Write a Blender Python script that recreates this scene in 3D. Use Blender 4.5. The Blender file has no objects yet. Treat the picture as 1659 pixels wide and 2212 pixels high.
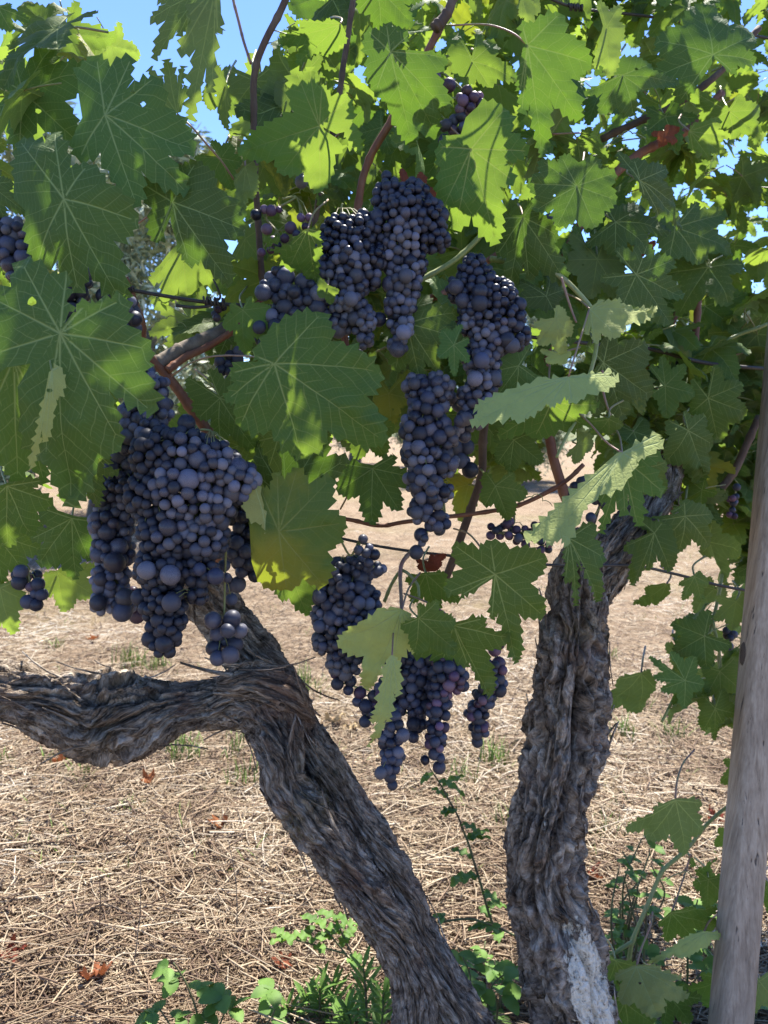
import bpy, bmesh, math, random
import numpy as np
from mathutils import Vector, Matrix, noise
from mathutils.geometry import delaunay_2d_cdt
R = random.Random(7)
NR = np.random.RandomState(5)
rad = math.radians
S = bpy.context.scene
COL = S.collection

# ------------------------------------------------------------------ camera
CAM_H, PITCH, ROLL, F = 1.2, 6.6, 1.5, 1640.0      # F: focal length in units of a 1659 x 2212 picture
cam = bpy.data.cameras.new("camera")
camo = bpy.data.objects.new("camera", cam)
COL.objects.link(camo)
cam.sensor_fit = 'VERTICAL'
cam.sensor_height = 36.0
cam.lens = 36.0 * F / 2212.0
cam.clip_start, cam.clip_end = 0.05, 2000
RM = Matrix.Rotation(rad(90 - PITCH), 3, 'X') @ Matrix.Rotation(rad(ROLL), 3, 'Z')
camo.matrix_world = Matrix.Translation((0, 0, CAM_H)) @ RM.to_4x4()
cam.dof.use_dof = True
cam.dof.focus_distance = 1.0
cam.dof.aperture_fstop = 9.0
S.camera = camo
CAMP = Vector((0, 0, CAM_H))

# ------------------------------------------------------------------ light
SUN_EL, SUN_AZ = 64.0, 18.0       # azimuth from +Y (behind the row) towards +X
w = bpy.data.worlds.new("World"); S.world = w; w.use_nodes = True
nt = w.node_tree
sky = nt.nodes.new("ShaderNodeTexSky"); sky.sky_type = 'NISHITA'; sky.sun_disc = False
sky.sun_elevation = rad(SUN_EL); sky.sun_rotation = rad(SUN_AZ)
sky.dust_density = 0.1; sky.ozone_density = 4.0; sky.air_density = 1.0; sky.altitude = 600
tint = nt.nodes.new('ShaderNodeMix'); tint.data_type = 'RGBA'; tint.blend_type = 'MULTIPLY'; tint.inputs[0].default_value = 1; tint.inputs[7].default_value = (0.66, 0.73, 0.92, 1)
nt.links.new(sky.outputs[0], tint.inputs[6]); nt.links.new(tint.outputs[2], nt.nodes["Background"].inputs[0])
nt.nodes["Background"].inputs[1].default_value = 0.105
sl = bpy.data.lights.new("sun", 'SUN'); sl.energy = 4.5; sl.angle = rad(0.53); sl.color = (1, 0.95, 0.86)
so = bpy.data.objects.new("sun", sl); COL.objects.link(so)
sd = Vector((math.sin(rad(SUN_AZ)) * math.cos(rad(SUN_EL)), math.cos(rad(SUN_AZ)) * math.cos(rad(SUN_EL)), math.sin(rad(SUN_EL))))
so.rotation_euler = sd.to_track_quat('Z', 'Y').to_euler()
S.view_settings.view_transform = 'Standard'; S.view_settings.look = 'None'
S.view_settings.exposure = 1.7; S.view_settings.gamma = 1
S.cycles.max_bounces = 8; S.cycles.transparent_max_bounces = 8
S.cycles.diffuse_bounces = 5; S.cycles.transmission_bounces = 6
S.cycles.sample_clamp_indirect = 6

# ------------------------------------------------------------------ helpers
def P(u, v, d):
    """world point seen at (u, v) in the photograph, d metres in front of the lens"""
    return CAMP + RM @ Vector(((u - 829.5) / F * d, -(v - 1106) / F * d, -d))
def G(u, v, z=0.0):
    r = RM @ Vector(((u - 829.5) / F, -(v - 1106) / F, -1))
    return CAMP + r * ((z - CAM_H) / r.z)
VIEW = RM @ Vector((0, 0, -1))
def row(u): return 0.86 + 0.27 * u / 1000.0

def link(name, me, mat=None, parent=None, loc=None):
    o = bpy.data.objects.new(name, me); COL.objects.link(o)
    if me is not None and mat is not None and not me.materials:
        for m in (mat if isinstance(mat, (list, tuple)) else [mat]): me.materials.append(m)
    if loc is not None: o.location = loc
    if parent is not None: o.parent = parent
    return o
def tag(o, label=None, cat=None, group=None, kind=None):
    if label: o["label"] = label
    if cat: o["category"] = cat
    if group: o["group"] = group
    if kind: o["kind"] = kind
    return o
def thing(name, label, cat, loc=(0, 0, 0), group=None):
    o = link(name, None, loc=loc); return tag(o, label, cat, group)
def mesh(name, vs, fs, smooth=True):
    me = bpy.data.meshes.new(name); me.from_pydata([tuple(v) for v in vs], [], fs)
    if smooth: me.polygons.foreach_set("use_smooth", [True] * len(fs))
    me.update(); return me
def npmesh(name, V, Q, smooth=False):
    """mesh from numpy arrays, Q = (n,3) or (n,4) faces"""
    me = bpy.data.meshes.new(name); k = Q.shape[1]
    me.vertices.add(len(V)); me.vertices.foreach_set("co", np.asarray(V, np.float32).ravel())
    me.loops.add(Q.size); me.loops.foreach_set("vertex_index", Q.astype(np.int32).ravel())
    me.polygons.add(len(Q)); me.polygons.foreach_set("loop_start", np.arange(0, Q.size, k, dtype=np.int32))
    me.polygons.foreach_set("loop_total", np.full(len(Q), k, np.int32))
    if smooth: me.polygons.foreach_set("use_smooth", np.ones(len(Q), bool))
    me.update(calc_edges=True); me.validate(); return me

def catmull(pts, n):
    """pts: list of tuples of floats -> n samples"""
    A = np.array(pts, float); m = len(A)
    if m == 2: return [tuple(A[0] + (A[1] - A[0]) * t) for t in np.linspace(0, 1, n)]
    out = []
    B = np.vstack([2 * A[0] - A[1], A, 2 * A[-1] - A[-2]])
    for t in np.linspace(0, m - 1, n):
        i = min(int(t), m - 2); f = t - i
        p0, p1, p2, p3 = B[i], B[i + 1], B[i + 2], B[i + 3]
        out.append(tuple(0.5 * (2 * p1 + (p2 - p0) * f + (2 * p0 - 5 * p1 + 4 * p2 - p3) * f * f + (3 * p1 - p0 - 3 * p2 + p3) * f ** 3)))
    return out
def tube(path, na=8, cap=True, vs=None, fs=None, fr=None):
    """path: list of (Vector, radius)"""
    vs = [] if vs is None else vs; fs = [] if fs is None else fs
    b = len(vs); up = None
    for i, (p, r) in enumerate(path):
        t = (path[min(i + 1, len(path) - 1)][0] - path[max(i - 1, 0)][0])
        t = t.normalized() if t.length > 1e-9 else Vector((0, 0, 1))
        if up is None:
            up = t.cross(Vector((0.3, 0.9, 0.1))); up.normalize()
        up = (up - t * up.dot(t)).normalized(); s = t.cross(up)
        for k in range(na):
            a = 2 * math.pi * k / na
            vs.append(p + (up * math.cos(a) + s * math.sin(a)) * r)
    for i in range(len(path) - 1):
        for k in range(na):
            k2 = (k + 1) % na
            fs.append((b + i * na + k, b + i * na + k2, b + (i + 1) * na + k2, b + (i + 1) * na + k))
    if cap:
        fs.append(tuple(b + k for k in reversed(range(na)))); e = b + (len(path) - 1) * na
        fs.append(tuple(e + k for k in range(na)))
    return vs, fs
def pixpath(pts, n=None, wob=0.0, nodes=0.0):
    """pts: (u, v, depth, radius in picture units) -> list of (Vector, metres)"""
    n = n or len(pts) * 7
    out = []
    for i, (u, v, d, r) in enumerate(catmull(pts, n)):
        rr = r / F * d
        if nodes and i % 9 == 4: rr *= 1 + nodes
        p = P(u, v, d)
        if wob: p += noise.noise_vector(p * 25) * wob
        out.append((p, rr))
    return out

# ------------------------------------------------------------------ materials
def M(name):
    m = bpy.data.materials.new(name); m.use_nodes = True
    return m, m.node_tree, m.node_tree.nodes["Principled BSDF"]
class N:
    """small node wiring helper"""
    def __init__(s, t): s.t = t
    def new(s, k, **kw):
        n = s.t.nodes.new("ShaderNode" + k)
        for a, b in kw.items(): setattr(n, a, b)
        return n
    def put(s, sock, x):
        if isinstance(x, bpy.types.NodeSocket): s.t.links.new(x, sock)
        elif x is not None: sock.default_value = x
    def math(s, op, a, b=None, c=None, clamp=False):
        n = s.new("Math", operation=op); n.use_clamp = clamp
        for i, x in enumerate((a, b, c)): s.put(n.inputs[i], x)
        return n.outputs[0]
    def noise(s, vec, scale, detail=3, rough=0.55, dist=0.0):
        n = s.new("TexNoise"); s.put(n.inputs["Vector"], vec)
        n.inputs["Scale"].default_value = scale; n.inputs["Detail"].default_value = detail
        n.inputs["Roughness"].default_value = rough; n.inputs["Distortion"].default_value = dist
        return n.outputs[0]
    def ramp(s, f, stops):
        n = s.new("ValToRGB"); s.put(n.inputs[0], f); e = n.color_ramp.elements
        while len(e) > 1: e.remove(e[-1])
        e[0].position, e[0].color = stops[0][0], (*stops[0][1], 1) if len(stops[0][1]) == 3 else stops[0][1]
        for p, c in stops[1:]:
            x = e.new(p); x.color = (*c, 1)
        return n.outputs[0]
    def mix(s, f, a, b, bt='MIX'):
        n = s.new("Mix", data_type='RGBA', blend_type=bt)
        s.put(n.inputs[0], f)
        s.put(n.inputs[6], a if isinstance(a, bpy.types.NodeSocket) else (*a, 1))
        s.put(n.inputs[7], b if isinstance(b, bpy.types.NodeSocket) else (*b, 1))
        return n.outputs[2]
    def bump(s, h, st, dist=0.002):
        n = s.new("Bump"); n.inputs["Strength"].default_value = st; n.inputs["Distance"].default_value = dist
        s.put(n.inputs["Height"], h); return n.outputs[0]
    def map(s, vec, scale):
        n = s.new("Mapping"); s.put(n.inputs[0], vec); n.inputs[3].default_value = scale; return n.outputs[0]
    def coord(s, k="Object"): return s.new("TexCoord").outputs[k]
    def attr(s, name, out="Vector"):
        return s.new("Attribute", attribute_name=name).outputs[out]

def leaf_material(name, top, under, glow, vein, yellow=0.0, spots=(0.2, 0.09, 0.03), shine=0.42, tr=0.36):
    m, t, b = M(name); n = N(t)
    uv = n.new("UVMap", uv_map="vein").outputs[0]
    sx = n.new("SeparateXYZ"); t.links.new(uv, sx.inputs[0]); s_, t_ = sx.outputs[0], sx.outputs[1]
    rnd = n.new("ObjectInfo").outputs["Random"]
    oc = n.coord()
    # main veins taper outwards; side veins leave them at an angle
    wmain = n.math('MULTIPLY_ADD', s_, -0.014, 0.023)
    main = n.math('SUBTRACT', 1.0, n.math('DIVIDE', t_, n.math('MAXIMUM', wmain, 0.006)), clamp=True)
    warp = n.math('MULTIPLY', n.math('SUBTRACT', n.noise(oc, 24, 2), 0.5), 0.22)
    q = n.math('ADD', n.math('SUBTRACT', s_, n.math('MULTIPLY', t_, 0.95)), warp)
    fr = n.math('ABSOLUTE', n.math('SUBTRACT', n.math('FRACT', n.math('MULTIPLY', q, 5.3)), 0.5))
    sec = n.math('SUBTRACT', 1.0, n.math('DIVIDE', fr, n.math('MULTIPLY_ADD', t_, -0.08, 0.075)), clamp=True)
    sec = n.math('MULTIPLY', sec, n.math('GREATER_THAN', q, 0.06))
    q2 = n.math('ADD', n.math('ADD', n.math('MULTIPLY', s_, 0.55), t_), n.math('MULTIPLY', warp, 1.3))
    f2 = n.math('ABSOLUTE', n.math('SUBTRACT', n.math('FRACT', n.math('MULTIPLY', q2, 17)), 0.5))
    ter = n.math('MULTIPLY', n.math('SUBTRACT', 1.0, n.math('DIVIDE', f2, 0.10), clamp=True), 0.22)
    v = n.math('MAXIMUM', n.math('MAXIMUM', main, n.math('MULTIPLY', sec, 0.52)), ter)
    back = n.new("NewGeometry").outputs["Backfacing"]
    mott = n.noise(oc, 42, 5, 0.65)
    topc = n.mix(n.math('MULTIPLY', mott, 0.9), tuple(c * 0.72 for c in top), tuple(c * 1.35 for c in top))
    hs = n.new("HueSaturation"); t.links.new(topc, hs.inputs["Color"])
    n.put(hs.inputs["Hue"], n.math('MULTIPLY_ADD', rnd, 0.035, 0.482)); n.put(hs.inputs["Value"], n.math('MULTIPLY_ADD', rnd, 0.5, 0.75))
    base = n.mix(back, hs.outputs[0], under)
    if yellow > 0:
        big = n.noise(oc, 9, 3, 0.6)
        base = n.mix(n.math('MULTIPLY', n.math('MULTIPLY_ADD', big, 5, -2.2 , clamp=True), yellow), base, (0.30, 0.26, 0.03))
    sp = n.math('MULTIPLY_ADD', n.noise(oc, 30, 4, 0.7), 12, -8.9, clamp=True)
    base = n.mix(n.math('MULTIPLY', sp, 0.75), base, spots)
    veinc = n.mix(back, vein, tuple(min(1, c * 1.2) for c in vein))
    base = n.mix(n.math('MULTIPLY', v, 0.9), base, veinc)
    n.put(b.inputs["Base Color"], base)
    n.put(b.inputs["Roughness"], n.math('MULTIPLY_ADD', back, 0.3, n.math('MULTIPLY_ADD', mott, 0.2, shine + 0.12)))
    b.inputs["Specular IOR Level"].default_value = 0.34
    cell = n.new("TexVoronoi"); cell.inputs["Scale"].default_value = 26; t.links.new(uv, cell.inputs["Vector"])
    h = n.math('ADD', n.math('MULTIPLY', v, -1.0), n.math('MULTIPLY', cell.outputs["Distance"], -0.55))
    h = n.math('ADD', h, n.math('MULTIPLY', n.noise(oc, 260, 3), 0.25))
    n.put(b.inputs["Normal"], n.bump(h, 0.4, 0.0018))
    tl = n.new("BsdfTranslucent")
    gl = n.mix(n.math('MULTIPLY', mott, 0.6), glow, tuple(c * 0.7 for c in glow))
    n.put(tl.inputs[0], n.mix(n.math('MULTIPLY', v, 0.3), gl, (0.22, 0.26, 0.05)))
    mx = n.new("MixShader"); mx.inputs[0].default_value = tr
    t.links.new(b.outputs[0], mx.inputs[1]); t.links.new(tl.outputs[0], mx.inputs[2])
    t.links.new(mx.outputs[0], t.nodes["Material Output"].inputs[0])
    return m
LEAF = leaf_material("leaf_green", (0.062, 0.122, 0.022), (0.13, 0.165, 0.068), (0.27, 0.42, 0.045), (0.36, 0.41, 0.13))
LEAFB = leaf_material("leaf_blue_green", (0.062, 0.106, 0.022), (0.14, 0.18, 0.07), (0.20, 0.38, 0.035), (0.30, 0.37, 0.13), tr=0.24)
LEAFL = leaf_material("leaf_backlit", (0.075, 0.15, 0.03), (0.15, 0.20, 0.085), (0.32, 0.46, 0.05), (0.32, 0.37, 0.12), tr=0.42)  # lighter, more translucent copy of the green leaf; backlit look put into the colour
LEAFY = leaf_material("leaf_yellowing", (0.065, 0.12, 0.025), (0.13, 0.17, 0.07), (0.34, 0.42, 0.03), (0.26, 0.28, 0.08), yellow=0.8, spots=(0.23, 0.08, 0.025))
LEAFD = leaf_material("leaf_dead", (0.22, 0.065, 0.03), (0.24, 0.10, 0.055), (0.35, 0.10, 0.03), (0.18, 0.09, 0.05), shine=0.7, tr=0.2)
LEAFP = leaf_material("leaf_pale", (0.33, 0.365, 0.11), (0.33, 0.365, 0.12), (0.34, 0.44, 0.08), (0.33, 0.39, 0.16), tr=0.2, shine=0.6)
LM = {'p': LEAFP, 'g': LEAF, 'b': LEAFB, 'l': LEAFL, 'y': LEAFY, 'd': LEAFD}

def stem_material(name, c1, c2, c3, rough=0.6, scale=30, bump=0.4):
    m, t, b = M(name); n = N(t); oc = n.coord()
    f = n.noise(oc, scale, 4, 0.6); g = n.noise(n.map(oc, (1, 1, 0.25)), 240, 3)
    c = n.ramp(f, [(0.3, c1), (0.52, c2), (0.72, c3)])
    c = n.mix(n.math('MULTIPLY_ADD', g, 3, -1.5, clamp=True), c, tuple(x * 0.6 for x in c2))
    n.put(b.inputs["Base Color"], c); b.inputs["Roughness"].default_value = rough
    n.put(b.inputs["Normal"], n.bump(n.math('ADD', f, g), bump, 0.0015)); return m
CANE = stem_material("cane_bark", (0.16, 0.055, 0.028), (0.22, 0.085, 0.04), (0.26, 0.13, 0.07))
CANEB = stem_material("cane_brown", (0.07, 0.042, 0.03), (0.12, 0.075, 0.05), (0.17, 0.12, 0.085), 0.8)
SHOOT = stem_material("shoot_green", (0.19, 0.23, 0.06), (0.26, 0.30, 0.10), (0.27, 0.24, 0.12), 0.45, 18, 0.15)
PETI = stem_material("petiole_pink", (0.30, 0.13, 0.11), (0.30, 0.19, 0.12), (0.26, 0.26, 0.10), 0.45, 22, 0.1)
PETG = stem_material("petiole_green", (0.20, 0.24, 0.07), (0.25, 0.27, 0.10), (0.30, 0.20, 0.12), 0.45, 22, 0.1)
WIRE = stem_material("wire_rust", (0.03, 0.026, 0.024), (0.05, 0.042, 0.038), (0.085, 0.065, 0.05), 0.6, 80, 0.3)
DEADW = stem_material("dead_wood", (0.12, 0.085, 0.06), (0.20, 0.16, 0.12), (0.28, 0.24, 0.19), 0.85, 40, 0.6)
STEMW = stem_material("weed_stem", (0.08, 0.05, 0.03), (0.10, 0.11, 0.04), (0.12, 0.16, 0.05), 0.6, 20, 0.1)

def grape_material(name, deep, bloom, red, redness):
    m, t, b = M(name); n = N(t); oc = n.coord(); rnd = n.new("ObjectInfo").outputs["Random"]
    loc = n.new("ObjectInfo").outputs["Location"]
    ad = n.new("VectorMath", operation='ADD'); t.links.new(oc, ad.inputs[0]); t.links.new(loc, ad.inputs[1])
    v = n.new("VectorMath", operation='ADD'); t.links.new(ad.outputs[0], v.inputs[0])
    sc = n.new("VectorMath", operation='SCALE'); t.links.new(loc, sc.inputs[0]); sc.inputs[3].default_value = 40
    t.links.new(sc.outputs[0], v.inputs[1])
    pv = v.outputs[0]
    f = n.noise(pv, 95, 5, 0.62, 0.6); big = n.noise(pv, 40, 2)
    bl = n.math('MULTIPLY_ADD', n.math('ADD', f, n.math('MULTIPLY', big, 0.7)), 3.6, n.math('MULTIPLY_ADD', n.math('FRACT', n.math('MULTIPLY', rnd, 13.7)), 1.1, -2.75), clamp=True)
    skin = n.mix(n.math('MULTIPLY', n.math('MULTIPLY_ADD', rnd, 3.0, -3.0 + 3.0 * redness, clamp=True), 0.85), deep, red)
    c = n.mix(n.math('MULTIPLY', bl, 0.86), skin, bloom)
    fine = n.noise(pv, 900, 2)
    c = n.mix(n.math('MULTIPLY_ADD', fine, 6, -3.9, clamp=True), c, tuple(x * 0.6 for x in deep))
    hs = n.new('HueSaturation'); t.links.new(c, hs.inputs['Color']); r2 = n.math('FRACT', n.math('MULTIPLY', rnd, 7.31)); n.put(hs.inputs['Value'], n.math('MULTIPLY_ADD', r2, 1.0, 0.45)); n.put(hs.inputs['Saturation'], n.math('MULTIPLY_ADD', rnd, -0.4, 1.15))
    n.put(b.inputs["Base Color"], hs.outputs[0])
    n.put(b.inputs["Roughness"], n.math('MULTIPLY_ADD', bl, 0.34, 0.25))
    b.inputs["Specular IOR Level"].default_value = 0.4
    n.put(b.inputs["Normal"], n.bump(fine, 0.06, 0.001)); return m
GRAPE = grape_material("grape_skin", (0.016, 0.014, 0.027), (0.140, 0.140, 0.180), (0.075, 0.018, 0.038), 0.16)
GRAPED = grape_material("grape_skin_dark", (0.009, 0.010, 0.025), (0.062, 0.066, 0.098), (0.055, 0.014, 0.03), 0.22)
GRAPER = grape_material("grape_skin_red", (0.045, 0.018, 0.04), (0.12, 0.075, 0.12), (0.14, 0.025, 0.045), 0.6)
GM = {'g': GRAPE, 'd': GRAPED, 'r': GRAPER}
PED = stem_material("bunch_stem", (0.17, 0.18, 0.05), (0.22, 0.22, 0.07), (0.20, 0.13, 0.06), 0.6, 25, 0.1)

def bark_material(name, patch=None):
    m, t, b = M(name); n = N(t); oc = n.coord(); fb = n.attr("fib")
    wob = n.new("VectorMath", operation='MULTIPLY_ADD')
    nv = n.new("TexNoise"); nv.inputs["Scale"].default_value = 14; t.links.new(oc, nv.inputs["Vector"])
    t.links.new(nv.outputs["Color"], wob.inputs[0]); wob.inputs[1].default_value = (0.35, 0.35, 0.12); t.links.new(fb, wob.inputs[2])
    fv = wob.outputs[0]
    f1 = n.noise(n.map(fv, (4, 4, 9)), 1, 7, 0.68, 0.4); f2 = n.noise(n.map(fv, (12, 12, 24)), 1, 5, 0.65, 0.5)
    f3 = n.noise(oc, 11, 4, 0.6); f4 = n.noise(oc, 160, 3, 0.6)
    c = n.ramp(n.math('MULTIPLY_ADD', f2, 0.45, n.math('MULTIPLY', f1, 0.62)),
               [(0.41, (0.034, 0.025, 0.019)), (0.49, (0.165, 0.125, 0.092)), (0.57, (0.37, 0.30, 0.235)), (0.66, (0.66, 0.57, 0.47))])
    c = n.mix(n.math('MULTIPLY', n.math('MULTIPLY_ADD', f3, 6, -3.2, clamp=True), 0.5), c, (0.20, 0.115, 0.09))
    # moss and lichen, in patches of their own
    ms = n.math('MULTIPLY', n.math('MULTIPLY_ADD', n.noise(oc, 6.5, 5, 0.65), 9, -5.1, clamp=True), n.math('MULTIPLY_ADD', f4, 4, -1.5, clamp=True))
    c = n.mix(n.math('MULTIPLY', ms, 0.55), c, (0.19, 0.15, 0.03))
    lc = n.math('MULTIPLY', n.math('MULTIPLY_ADD', n.noise(oc, 13, 3, 0.6), 14, -9.0, clamp=True), n.math('MULTIPLY_ADD', f4, 9, -4.4, clamp=True))
    lc = n.math('MAXIMUM', lc, n.math('MULTIPLY_ADD', n.noise(oc, 330, 2), 30, -21.0, clamp=True))
    c = n.mix(n.math('MULTIPLY', lc, 0.8), c, (0.36, 0.36, 0.33))
    h = n.math('ADD', n.math('MULTIPLY', f1, 1.0), n.math('ADD', n.math('MULTIPLY', f2, 0.7), n.math('MULTIPLY', f4, 0.25)))
    if patch:                              # bare pale wood where the bark came off
        d = n.attr("patch", "Fac")
        edge = n.math('MULTIPLY_ADD', n.math('ADD', d, n.math('MULTIPLY', n.math('SUBTRACT', n.noise(n.map(oc, (1, 1, .5)), 34, 6, 0.75), 0.5), 3.2)), 9, -4.2, clamp=True)
        wood = n.ramp(n.math('MULTIPLY_ADD', f2, 0.6, n.math('MULTIPLY', f4, 0.4)), [(0.38, (0.16, 0.135, 0.11)), (0.44, (0.58, 0.51, 0.40)), (0.56, (0.80, 0.74, 0.62))])
        c = n.mix(edge, c, wood)
        h = n.mix(n.math('MULTIPLY', edge, 0.75), h, n.math('MULTIPLY_ADD', f4, 0.7, 0.95))
    n.put(b.inputs["Base Color"], c); b.inputs["Roughness"].default_value = 0.9; b.inputs["Specular IOR Level"].default_value = 0.2
    n.put(b.inputs["Normal"], n.bump(h, 1.0, 0.016)); return m
BARK = bark_material("old_bark"); BARKP = bark_material("old_bark_bare", True)

# ------------------------------------------------------------------ leaves
def inpoly(u, v, p):
    c = False; n = len(p)
    for i in range(n):
        (x1, y1), (x2, y2) = p[i], p[i - 1]
        if (y1 > v) != (y2 > v) and u < (x2 - x1) * (v - y1) / (y2 - y1) + x1: c = not c
    return c
def leaf_outline(J, tips, sin=0.62, pet=0.14, rnd=R, tooth=0.085, edge=0.3):
    """boundary of a vine leaf: lobes at tips, bays between, teeth all round; [(x, y, lobe)]"""
    J = np.array(J, float); T = [np.array(t, float) - J for t in tips]
    L = float(np.mean([np.hypot(*t) for t in T])); n = len(T)
    an = [math.atan2(t[1], t[0]) for t in T]
    df = [(an[i + 1] - an[i] + math.pi) % (2 * math.pi) - math.pi for i in range(n - 1)]
    sg = 1 if sum(df) > 0 else -1
    df = [x if x * sg > 0 else x for x in df]
    un = [an[0]]
    for x in df: un.append(un[-1] + x)
    gap = max(0.3, 2 * math.pi - abs(un[-1] - un[0])); de = min(gap * 0.46, 0.85)
    sins = [x * .92 for x in sin] if isinstance(sin, (list, tuple)) else [sin * .86 * rnd.uniform(0.82, 1.12) for _ in range(n - 1)]
    pts = []
    def pol(a, r): return np.array((math.cos(a) * r, math.sin(a) * r))
    keys = [(pol(un[0] - sg * de, pet * np.hypot(*T[0])), 0)]
    for i in range(n):
        keys.append((T[i], i))
        if i < n - 1:
            keys.append((pol((un[i] + un[i + 1]) / 2 + rnd.uniform(-.06, .06), sins[i] * (np.hypot(*T[i]) + np.hypot(*T[i + 1])) / 2), i))
    keys.append((pol(un[-1] + sg * de, pet * np.hypot(*T[-1])), n - 1))
    for k in range(len(keys) - 1):
        a, b = keys[k][0], keys[k + 1][0]
        to_tip = k % 2 == 0; lobe = k // 2 if to_tip else (k - 1) // 2
        tip, bay = (b, a) if to_tip else (a, b)
        ln = np.hypot(*(b - a)); nt_ = max(2, int(round(ln / (L * 0.15))))
        ctl = tip * 0.35 + bay * 0.65
        out = ctl / (np.hypot(*ctl) + 1e-9)
        edge_ = k == 0 or k == len(keys) - 2
        bul = ln * (0.2 if not edge_ else edge)
        nor = np.array((b[1] - a[1], -(b[0] - a[0]))) / (ln + 1e-9) * sg
        for q in range(nt_):
            pk = 0.68 if to_tip else 0.32
            am = (rnd.uniform(0.75, 1.35) if (q + k) % 2 else rnd.uniform(0.4, 0.85)) * tooth * L
            for f, h in ((0.0, 0.0), (pk, am)) if (q or k) else ((0.0, 0.0), (pk, am)):
                f = (q + f) / nt_
                if f == 0 and (k % 2 == 1): h = am * 0.7
                p = a + (b - a) * f + out * bul * (math.sin(math.pi * f) ** 0.9 if 0 < f < 1 else 0)
                if edge_ and (f < 0.3 if k == 0 else f > 0.7): h = 0
                p = p + nor * h
                pts.append((p[0], p[1], lobe))
    pts.append((keys[-1][0][0], keys[-1][0][1], n - 1))
    return pts, T, L
def leaf_mesh(name, J, tips, to3d, up, sin=0.62, pet=0.14, droop=0.12, puck=0.03, wave=0.07, fold=0.0, seed=0, Lm=1.0, curl=0.0, holes=0, edge=0.3):
    rnd = random.Random(seed)
    pts, T, L = leaf_outline(J, tips, sin, pet, rnd, edge=edge)
    T = np.array(T); TL = np.hypot(T[:, 0], T[:, 1]); TD = T / TL[:, None]
    off = Vector((seed * 1.7, seed * 0.31, 0)); ax = TD[len(TD) // 2]
    # plan of the blade in units of its own length: outline, vein lines, holes and a scatter of inner points, triangulated
    out = [(x / L, y / L) for x, y, _ in pts]; V = [Vector(p) for p in out]; E = [(i, (i + 1) % len(out)) for i in range(len(out))]
    hol = []
    for _ in range(holes):
        a = rnd.uniform(0, 6.28); r = rnd.uniform(.3, .8); c = (math.cos(a) * r, math.sin(a) * r); e = rnd.uniform(.025, .06)
        if not inpoly(c[0], c[1], [(p[0] * .8, p[1] * .8) for p in out]): continue
        h = [(c[0] + math.cos(k) * e * rnd.uniform(.7, 1.2), c[1] + math.sin(k) * e * rnd.uniform(.5, 1)) for k in [q * .785 for q in range(8)]]
        b = len(V); V += [Vector(p) for p in h]; E += [(b + q, b + (q + 1) % 8) for q in range(8)]; hol.append(h)
    b = len(V); V.append(Vector((0, 0)))
    for t in T:
        p = b
        for k in range(1, 10): V.append(Vector((t[0] / L * k * .105, t[1] / L * k * .105))); E.append((p, len(V) - 1)); p = len(V) - 1
    xs_ = [p[0] for p in out]; ys_ = [p[1] for p in out]; st_ = 0.085; y = min(ys_); k = 0
    while y < max(ys_):
        x = min(xs_) + (k % 2) * st_ * .5
        while x < max(xs_):
            q = (x + rnd.uniform(-.2, .2) * st_, y + rnd.uniform(-.2, .2) * st_)
            if inpoly(q[0] * 1.04, q[1] * 1.04, out) and inpoly(q[0], q[1], out): V.append(Vector(q))
            x += st_
        y += st_ * .87; k += 1
    co, _, tri = delaunay_2d_cdt(V, E, [], 0, 1e-5)[:3]
    TU = TD; fs, uv = [], []
    def st(p, l):
        return p[0] * TU[l][0] + p[1] * TU[l][1], abs(p[0] * TU[l][1] - p[1] * TU[l][0])
    def near(p):
        r = math.hypot(*p) + 1e-9; return max(range(len(TU)), key=lambda l: p[0] * TU[l][0] + p[1] * TU[l][1])
    vs = []
    for p in co:
        s, t = st(p, near(p)); r = p.length
        h = -droop * r * r + puck * (1 - math.exp(-t / 0.07)) * min(1, r * 2)
        h += wave * r * noise.noise(Vector((p.x * 1.5, p.y * 1.5, 0)) + off) + wave * 0.5 * r * r * noise.noise(Vector((p.x * 4, p.y * 4, 3)) + off)
        h += fold * abs(p.x * ax[1] - p.y * ax[0]) - curl * max(0, r - .6) ** 2
        vs.append(to3d(J[0] + p.x * L, J[1] + p.y * L) + up * (h * Lm))
    e1 = to3d(J[0] + L, J[1]) - to3d(*J); e2 = to3d(J[0], J[1] + L) - to3d(*J); rev = e1.cross(e2).dot(up) < 0
    for f in tri:
        c = (co[f[0]] + co[f[1]] + co[f[2]]) / 3
        if not inpoly(c.x, c.y, out) or any(inpoly(c.x, c.y, h) for h in hol): continue
        ar = (co[f[1]] - co[f[0]]).cross(co[f[2]] - co[f[0]])
        f = list(f)
        if (ar > 0) == rev: f.reverse()
        l = near(c); fs.append(f); uv += [st(co[q], l) for q in f]
    o3 = to3d(*J); used = sorted({q for f in fs for q in f}); mp = {q: n for n, q in enumerate(used)}
    me = mesh(name, [vs[q] - o3 for q in used], [[mp[q] for q in f] for f in fs])
    l = me.uv_layers.new(name="vein"); l.data.foreach_set("uv", np.array(uv, np.float32).ravel())
    return me, o3

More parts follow.
